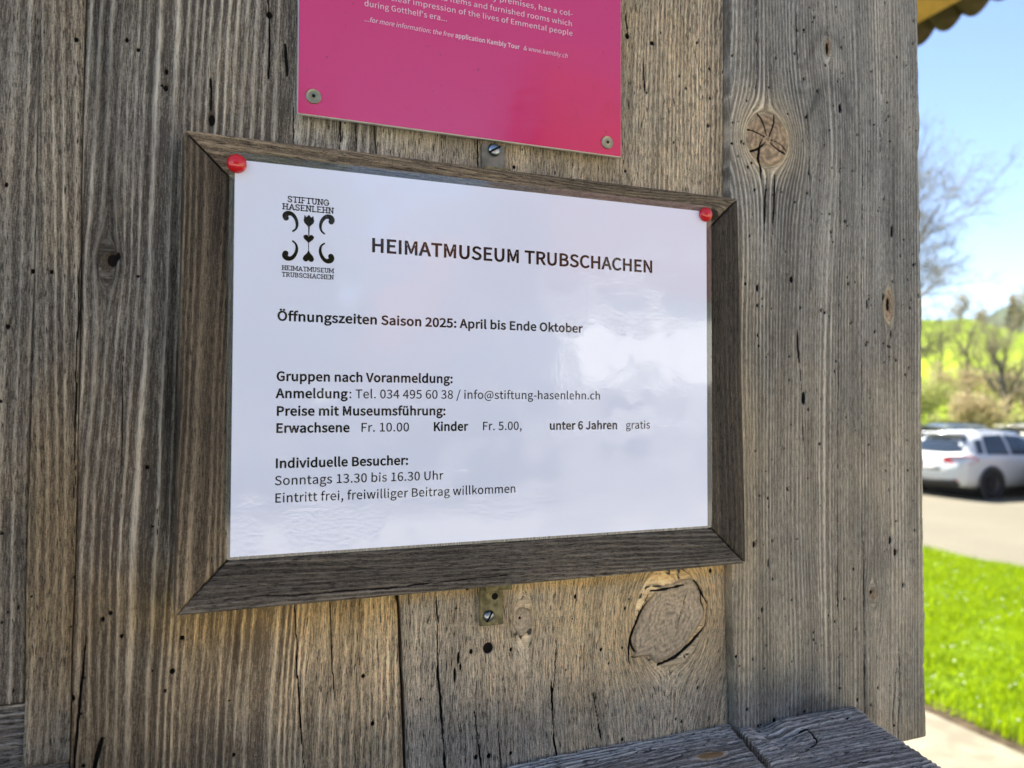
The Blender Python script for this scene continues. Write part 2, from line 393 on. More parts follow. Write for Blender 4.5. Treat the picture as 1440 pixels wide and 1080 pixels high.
# checks inside and round the big sawn-through knot
kc = wpx(941, 868, Y0)
cD += [(P_([(985, 830), (996, 850), (992, 880), (972, 905), (950, 925), (925, 935)]), 1.0, 2.6, 1), (P_([(912, 835), (897, 865), (885, 900), (884, 930)]), .6, 1.5),
       (P_([(915, 832), (935, 828), (960, 822)]), .8, 1), (P_([(965, 832), (958, 856), (950, 890)]), .45, 1)]
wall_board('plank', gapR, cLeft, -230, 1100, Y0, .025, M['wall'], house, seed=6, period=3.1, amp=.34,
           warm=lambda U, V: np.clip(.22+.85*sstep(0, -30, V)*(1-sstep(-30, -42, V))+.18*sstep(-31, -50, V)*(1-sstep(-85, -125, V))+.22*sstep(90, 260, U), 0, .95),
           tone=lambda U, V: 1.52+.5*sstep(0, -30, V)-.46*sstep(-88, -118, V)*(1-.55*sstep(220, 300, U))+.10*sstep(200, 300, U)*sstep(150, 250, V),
           contrast=lambda U, V: .22+.45*sstep(200, 300, U)*sstep(0, 200, V), dash=lambda U, V: 1.2, nholes=110, lean=-.03, warp=1.3, cracks=cD,
           holes=HL([(687, 912, 3.0, 3.2), (645, 926, .8, 3.5), (640, 950, .8, 4.2), (648, 938, .6, 2), (663, 917, 1.1, 1.5), (719, 914, .9), (731, 869, 1, .7), (670, 1066, 1.1), (688, 1064, 1.2), (719, 1060, 1),
                     (1000, 803, 1.3), (846, 914, 1.), (905, 770, .9), (918, 60, 1.6, 1.5), (883, 50, 1.6, 1.8), (980, 60, .7), (930, 45, .7), (910, 130, .8), (948, 200, .8), (880, 240, .9)]),
           knots=[dict(c=kc, ringc=.3, ab=(33, 22), rot=math.radians(38), r=27, long=.8, halo=.20, hfall=3, rings=6, h=.9, edge=.7, edge_bias=.1, wob=.15, bend=1.0, dim=.0),
                  K(735, 873, 6.5, 8.5, r=6.5, long=.4, halo=.15, rings=3, h=.3, edge=.35)],
           stains=[(*wpx(640, 940, Y0), 9, 13, -.15), (*wpx(700, 880, Y0), 24, 26, .12), (*wpx(880, 1000, Y0), 60, 30, .10), (*wpx(520, 960, Y0), 40, 60, .02), (*wpx(690, 1010, Y0), 30, 30, -.1)])
YE = .012
ck = wpx(1079, 196, YE)
def star(ang, r0, r1, j):
    return ([(ck[0]+math.cos(ang+j*k)*(r0+(r1-r0)*k/3), ck[1]+1.15*math.sin(ang+j*k)*(r0+(r1-r0)*k/3)) for k in range(4)], .62, 1.2, 1)
cE = [(P_([(1178, 690), (1179, 850), (1181, 1010)], YE), .55, 2), (P_([(1213, 715), (1216, 850), (1217, 1040)], YE), .55, 1.8), (P_([(1264, 890), (1266, 960), (1264, 1040)], YE), .5, 2),
      (P_([(1064, -30), (1065, 60), (1064, 135)], YE), .5, 2), (P_([(1120, -30), (1121, 40), (1124, 95)], YE), .45, 1.6), (P_([(1180, 150), (1182, 300), (1180, 420), (1178, 690)], YE), .32, 1.4),
      (P_([(1135, 150), (1142, 300), (1140, 420)], YE), .3, 1.2), (P_([(1214, 230), (1212, 420), (1213, 640)], YE), .28, 1.2), (P_([(1160, -20), (1165, 60)], YE), .3, 1),
      (P_([(1122, 465), (1125, 510)], YE), 1.0, 1.4), (P_([(1126, 520), (1131, 640)], YE), .35, 1), (P_([(1240, 60), (1238, 240)], YE), .25, 1), (P_([(1262, 940), (1256, 1000), (1258, 1040)], YE), .5, 1.4),
      (P_([(1078, 250), (1075, 340)], YE), .6, 1.2), (P_([(1090, 245), (1088, 330)], YE), .6, .9), (P_([(1020, 0), (1024, 60), (1022, 100)], YE), .8, 1.5),
      (P_([(1075, 190), (1069, 203), (1066, 222), (1070, 240), (1071, 252)], YE), .75, 1.8)]
cE += [star(a, 2.5, 17, j) for a, j in ((.05, -.12), (1.75, .1), (2.7, .06), (4.0, -.1), (5.6, .08), (.9, .1))]
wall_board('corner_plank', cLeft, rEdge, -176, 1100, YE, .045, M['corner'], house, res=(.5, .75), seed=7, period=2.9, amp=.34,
           warm=lambda U, V: np.clip(.06+.46*sstep(230, 40, V)*(1-sstep(-95, -135, V)*sstep(430, 380, U))+.25*sstep(360, 330, U)*sstep(250, 150, V), 0, .9),
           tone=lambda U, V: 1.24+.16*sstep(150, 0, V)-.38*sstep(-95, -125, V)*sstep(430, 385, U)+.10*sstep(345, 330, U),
           contrast=lambda U, V: .78+.4*sstep(60, 200, V)*sstep(420, 360, U), dash=lambda U, V: .55, nholes=300, warp=.8, cracks=cE,
           holes=HL([(1182, 152, 1.5, 3.2), (1164, 68, 1.5, 4), (1250, 428, 1.8, 4.5), (1243, 418, 1.2, 3), (1254, 470, 1, 3), (1220, 428, .8, 3.5), (1131, 560, 1.6, 4.5), (1066, 405, 1.1, 2.5),
                     (1114, 393, 1.6, 2.2), (1073, 420, .9), (1253, 760, 1.4, 3), (1260, 777, 1.6, 2.6), (1271, 823, 1, 2.4), (1061, 766, 1, 2.2), (1081, 792, .9, 3), (1073, 858, 1, 2), (1255, 325, 1.4, 4), (1226, 833, 1.3, 1.5),
                     (1207, 985, 1.2), (1090, 1014, 1.4), (1122, 1010, 2.2, 1.6)], YE),
           knots=[dict(c=ck, ab=(17., 18.5), rot=0, r=18.5, long=.96, halo=.95, hfall=1.35, rings=3, h=.55, edge=.10, bend=1.0),
                  K(1228, 836, 3.6, 4.2, YE, r=4.2, long=.5, halo=.05, rings=3, h=.2), K(1164, 66, 3, 7, YE, r=4, long=.4, halo=.05, rings=2, h=.1), K(1250, 430, 4.2, 12, YE, r=4.5, long=.35, halo=.85, hfall=4, rings=2, h=-.3)],
           arches=[(*wpx(1165, 45, YE), 26, 44, .42), (*wpx(1170, 118, YE), 26, 40, .46), (*wpx(1168, 78, YE), 30, 38, -.06)],
           stains=[(*wpx(1215, 250, YE), 30, 70, -.06), (*wpx(1100, 215, YE), 18, 26, .14), (*wpx(1215, 925, YE), 10, 22, .12), (*wpx(1235, 790, YE), 16, 18, -.16), (*wpx(1150, 990, YE), 30, 10, -.3), (*wpx(1055, 300, YE), 10, 60, .12)])
# outer planks beyond the picture, the wall above and the foundation
for i, (a, b) in enumerate(((-420, -187), (-660, -423), (-930, -664), (-1200, -933))):
    wall_board('plank', lambda z, a=a: a+0*z, lambda z, b=b: b+0*z, -70, 1100, Y0, .025, M['wall'], house, res=(2, 8), seed=20+i, period=5.5)
for i, (a, b) in enumerate(((-1200, -800), (-797, -420), (-417, -60), (-57, 230), (233, 506))):
    wall_board('plank', lambda z, a=a: a+0*z, lambda z, b=b: b+0*z, 1112, 3900, Y0, .03, M['wall'], house, res=(6, 40), seed=30+i, period=6)
box('lintel_beam', W(-1200, -.02, 1088), W(505, .055, 1111), M['frame'], house, .003)
# the horizontal timber behind the short planks at the lower left
def hboard(name, x0, x1, z0, z1, y, thick, mat, seed, tone=1.0, step=1.0):
    v = lin(x0, x1, step); u = lin(z0, z1, .7); U = np.repeat(u[None, :], len(v), 0); V = np.repeat(v[:, None], len(u), 1)
    g = grain(U, V, seed=seed, period=3.6, amp=.7, warm=lambda a, b: .05, tone=lambda a, b: tone, nholes=0)
    return board(name, U, V, lambda U, V: np.stack([V/1000, np.full(U.shape, y), ZP+U/1000], -1), (0, -1, 0), thick, g, mat, house)
hboard('rail', -330, -76, -140, -71.5, Y0+.003, .03, M['sill'], 41)
# the sill: two old timbers lying in front of the wall's foot, grey from the rain
def sill(x0, x1, ztop, y0, y1, seed, lump, knots=(), cracks=(), holes=(), stains=()):
    u = lin(-y0*1000, -y1*1000, .8); n = int((x1(0)-x0(0))/1.0)+1; s = np.linspace(0, 1, n)
    U = np.repeat(u[None, :], n, 0); L_, R_ = x0(-U), x1(-U); V = L_*(1-s[:, None])+R_*s[:, None]
    g = grain(U, V, seed=seed, period=4.2, amp=.9, warm=lambda a, b: .02, tone=lambda a, b: 2.3, knots=knots, cracks=cracks, holes=holes, stains=stains, contrast=lambda a, b: 1.0, warp=1.2, nholes=0)
    g['h'] = g['h']+lump(U, V)
    return board('sill_beam', U, V, lambda U, V: np.stack([V/1000, -U/1000, np.full(U.shape, ZP+ztop/1000)], -1), (0, 0, 1), .12, g, M['sill'], house, round_e=2.5)
def sp(px, py, z=-.14):
    p = CAM+ray(px, py)*((z+.0811-.0811+ZP-CAM[2])/ray(px, py)[2]); return (-p[1]*1000, p[0]*1000)
sill(lambda y: -340+0*y, lambda y: 322+.30*y, -142.5, .0192, -.16, 42, lambda U, V: 1.6*fbm(U/22, V/50, 90, 3)+2.2*sstep(270, 330, V)*fbm(U/9, V/11, 91, 3)-1.5*sstep(250, 120, V),
     knots=[dict(c=sp(1000, 1058), ab=(4, 9), r=5, long=.5, halo=.9, hfall=4, rings=3, h=.4)], holes=[(*sp(905, 1036), .9), (*sp(968, 1050), 1.3, 1)],
     cracks=[([sp(860, 1052), sp(940, 1048), sp(1010, 1040)], .5, 1.5), ([sp(930, 1070), sp(960, 1056), sp(975, 1066)], .5, 1.5)])
sill(lambda y: 326+.30*y, lambda y: 429+.24*y-2*np.exp(-((y+18)/14)**2), -140.5, .0112, -.17, 43,
     lambda U, V: 1.4*fbm(U/20, V/60, 92, 3)+3.2*sstep(48, 12, U)*sstep(395, 340, V)*fbm(U/8, V/12, 93, 4)-4*sstep(40, 8, U)*np.exp(-((V-345)/14.)**2),
     cracks=[([sp(1105, 1030), sp(1135, 1022), sp(1150, 1040), sp(1120, 1060)], .8, 2), ([sp(1080, 1042), sp(1110, 1052), sp(1150, 1060)], .5, 1.5), ([sp(1140, 1070), sp(1220, 1052), sp(1270, 1058)], .5, 1.2),
             ([sp(1160, 1008), sp(1190, 1010), sp(1200, 1004)], .6, 1.2), ([sp(1160, 1075), sp(1230, 1070)], .35, 1)])
# masonry and the house behind the planks
M['plaster'] = plain('lime_plaster', (.55, .51, .43), .9, .2, 0, .12, 6)
M['dark'] = plain('dark_timber', (.06, .045, .03), .9, .2)
M['stone'] = plain('foundation_stone', (.27, .25, .22), .95, .2, 0, .3, 9, .004)
box('foundation', (-1.6, .03, .7), (.40, 7.8, ZP-.27), M['stone'], house)
box('side_wall', (.34, .06, ZP-.262), (.398, 7.8, 6.1), plain('grey_side_boards', (.20, .175, .14), .9, .2, 0, .35, 5, .003), house)
box('inner_wall', (-6.5, .06, .05), (.33, 7.7, 6.0), M['dark'], house)
wall_board('gable_board', lambda z: -6500+0*z, lambda z: -1206+0*z, -2100, 3900, Y0+.002, .03, M['wall'], house, res=(12, 40), seed=50, period=9)
# roof: ridge runs away from us; the eave passes high over the right-hand corner
M['eave'] = plain('sunned_eave_boards', (.72, .38, .13), .8, .2, 0, .25, 7)
M['tile'] = plain('old_roof_tile', (.10, .065, .045), .85, .2, 0, .35, 8)
ex, ez = 3.5, 4.34; tl = math.tan(math.radians(32))
def roof_sheet(name, xa, xb, ya, yb, dz, th, mat, parent, wave=0.0, nx=2, ny=2):
    xs = np.linspace(xa, xb, nx); ys = np.linspace(ya, yb, ny); X, Yy = np.meshgrid(xs, ys)
    Zt = ez+(ex-X)*tl+dz+wave*(1+.5*vnoise(Yy*4.3, 0*Yy, 95))*np.abs(np.sin(Yy*math.pi/.17+.9*np.sin(Yy*3.1)))**.8
    n = nx*ny; v = np.concatenate([np.stack([X, Yy, Zt], -1).reshape(-1, 3), np.stack([X, Yy, Zt-th], -1).reshape(-1, 3)])
    idx = np.arange(n).reshape(ny, nx)
    q = np.stack([idx[:-1, :-1], idx[:-1, 1:], idx[1:, 1:], idx[1:, :-1]], -1).reshape(-1, 4)
    lp = np.concatenate([idx[0, :], idx[1:, -1], idx[-1, -2::-1], idx[-2:0:-1, 0]]); l2 = np.roll(lp, -1)
    qq = np.concatenate([q, q[:, ::-1]+n, np.stack([lp, lp+n, l2+n, l2], -1)])
    return link(name, mesh_np(name, v, qq), mat, parent, False)
rf = roof_sheet('roof', ex-.10, -3.2, -.5, 9, -.03, .05, M['eave'], house)
roof_sheet('tile_edge', ex+.05, ex-.55, -.5, 9, .055, .03, M['tile'], rf, -.05, 3, 900)
roof_sheet('tile_cover', ex-.5, -3.2, -.5, 9, .15, .06, M['tile'], rf)
for k in range(8):
    roof_sheet('rafter', ex-.95, -3.2, -.3+k*1.2, -.16+k*1.2, -.082, .14, M['eave'], rf)
box('roof_slope', (-9.5, -.5, 4.3), (-3.2, 9, 4.36), M['tile'], house)

# ------------------------------------------------------------------ the wooden picture frame
frame = empty('picture_frame', W(149, .012, 100), 'weathered brown wooden picture frame with mitred corners hung on the grey plank wall', 'picture frame')
yT, yB, yi = .0005, -.0045, .0035
def c3(px, py, y): u, v = wpx(px, py, y); return np.array([u/1000, y, ZP+v/1000])
OTL, OTR, OBR, OBL = c3(259.5, 183, yT), c3(1037.5, 279.5, yT), c3(1049, 792, yB), c3(246.5, 866, yB)
ITL, ITR = c3(330, 256, yi), c3(999, 319.5, yi)
IBR, IBL = c3(1001.6, 743.5, -.0007), c3(319, 789, -.0007)
def member(o0, o1, i0, i1, seed, label=None, **kw):
    wdt = (np.linalg.norm(o0-i0)+np.linalg.norm(o1-i1))/2/1.41*1000; L = np.linalg.norm(o1-o0)*1000
    s = np.linspace(0, 1, int(wdt/.45)); t = np.linspace(0, 1, int(L/.8)); S, T = np.meshgrid(s, t)
    mit = .0006/np.linalg.norm(o1-o0); T2 = mit+(1-2*mit)*T
    def tw(U, V): return ((o0*(1-T2[..., None])+o1*T2[..., None])*(S[..., None])+(i0*(1-T2[..., None])+i1*T2[..., None])*(1-S[..., None]))
    nrm = np.cross(o1-o0, i0-o0); nrm /= np.linalg.norm(nrm)
    if nrm[1] > 0: nrm = -nrm
    pw = tw(0, 0); ax = (o1-o0)/np.linalg.norm(o1-o0)
    V = (pw-o0)@ax*1000; U = S*wdt
    g = grain(U, V, seed=seed, **kw)
    o = board('frame_member', U, V, tw, nrm, .012, g, M['frame'], frame, round_e=.7)
    if label: o['label'] = label
    return o
G = .0
member(OTL, OTR, ITL, ITR, 61, period=3.0, amp=.2, warm=lambda a, b: .55, tone=lambda a, b: 1.35, cracks=[([(14, 60), (13, 130)], .3, .8), ([(6, 190), (7, 260)], .3, .8)], contrast=lambda a, b: .6, knots=[dict(c=(9, 322), ab=(5, 12), r=6, long=.4, rings=3, h=.1, halo=.0)])  # member tones: the differing light on each face is put into the colour
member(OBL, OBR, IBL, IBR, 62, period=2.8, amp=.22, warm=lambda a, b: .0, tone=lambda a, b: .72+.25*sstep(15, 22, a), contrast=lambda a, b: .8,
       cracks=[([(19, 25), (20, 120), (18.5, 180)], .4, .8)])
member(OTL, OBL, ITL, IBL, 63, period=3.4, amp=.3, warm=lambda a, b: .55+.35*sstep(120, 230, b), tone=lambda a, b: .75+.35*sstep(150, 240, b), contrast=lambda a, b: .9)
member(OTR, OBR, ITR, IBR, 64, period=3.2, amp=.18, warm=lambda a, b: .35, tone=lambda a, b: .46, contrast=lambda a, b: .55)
# the frame's rebate board behind the sheet
M['steel'] = plain('galvanised_steel', (.20, .185, .155), .6, .4, .5, .25, 160, .0002)
M['rust'] = plain('rusty_plate', (.24, .20, .10), .8, .3, .25, .45, 220, .0003)
M['screw'] = plain('zinc_screw', (.40, .37, .24), .38, .5, .9, .15, 300)
M['screw_dark'] = plain('slotted_steel_screw', (.34, .37, .40), .3, .5, 1.0, .25, 200)
M['pit'] = plain('dark_recess', (.012, .011, .009), .9, .1)
def plate(px, py, x0, x1, z0, z1, mat, y):
    bm = bmesh.new(); box_bm(bm, (x0/1000, y, ZP+z0/1000), (x1/1000, y+.0022, ZP+z1/1000), .0004)
    return link('hanging_bracket', bm_mesh('bracket', bm), mat, frame, False)
def slot_screw(parent, x, y, z, r, ang, dome=.0016):
    Mx = Matrix.Translation(W(x, y, z)) @ OUT
    bm = bmesh.new(); lathe_bm(bm, [(r, 0), (r, dome*.35), (r*.82, dome*.8), (r*.45, dome), (0, dome*1.03)], 28, Mx)
    h_ = link('screw', bm_mesh('screw', bm), M['screw_dark'], parent)
    bm = bmesh.new(); Rz = Matrix.Rotation(ang, 4, 'Z')
    box_bm(bm, (-r*.98, -r*.14, dome*.55), (r*.98, r*.14, dome*1.12), 0, Mx @ Rz)
    link('slot', bm_mesh('slot', bm), M['pit'], h_, False); return h_
bx = [wpx(*p, Y0-.002) for p in ((673, 880), (706, 878), (672, 826))]
br = plate(0, 0, bx[0][0], bx[1][0], bx[0][1], 0, M['rust'], Y0-.0045)
hx, hz = wpx(687, 866, Y0-.0045); slot_screw(br, hx, Y0-.0045, hz, .0036, 1.05, .0024)
hx, hz = wpx(695, 838, Y0-.0034)
bm = bmesh.new(); lathe_bm(bm, [(.0021, 0), (.0018, .0002), (0, .0002)], 20, Matrix.Translation(W(hx, Y0-.0045, hz)) @ OUT); link('bracket_hole', bm_mesh('hole', bm), M['pit'], br)
tx = [wpx(*p, Y0-.003) for p in ((676, 240), (709, 245), (676, 188))]
tb = plate(0, 0, tx[0][0], tx[1][0], tx[0][1]-8, tx[2][1]-6, M['steel'], Y0-.0045)
hx, hz = wpx(694.5, 211.5, Y0-.0045); slot_screw(tb, hx, Y0-.0045, hz, .0041, .55, .0026)
a_, b_ = wpx(680, 239, Y0-.006), wpx(717, 243, Y0-.006)
box('bracket_lip', (a_[0]/1000, .012, ZP+a_[1]/1000-.006), (b_[0]/1000, Y0-.0047, ZP+a_[1]/1000+.0022), M['rust'], tb, .0003)
a_, b_ = wpx(682, 829, Y0-.006), wpx(719, 826, Y0-.006)
box('bracket_lip', (a_[0]/1000, .012, ZP+a_[1]/1000-.001), (b_[0]/1000, Y0-.0047, ZP+a_[1]/1000+.004), M['rust'], br, .0003)

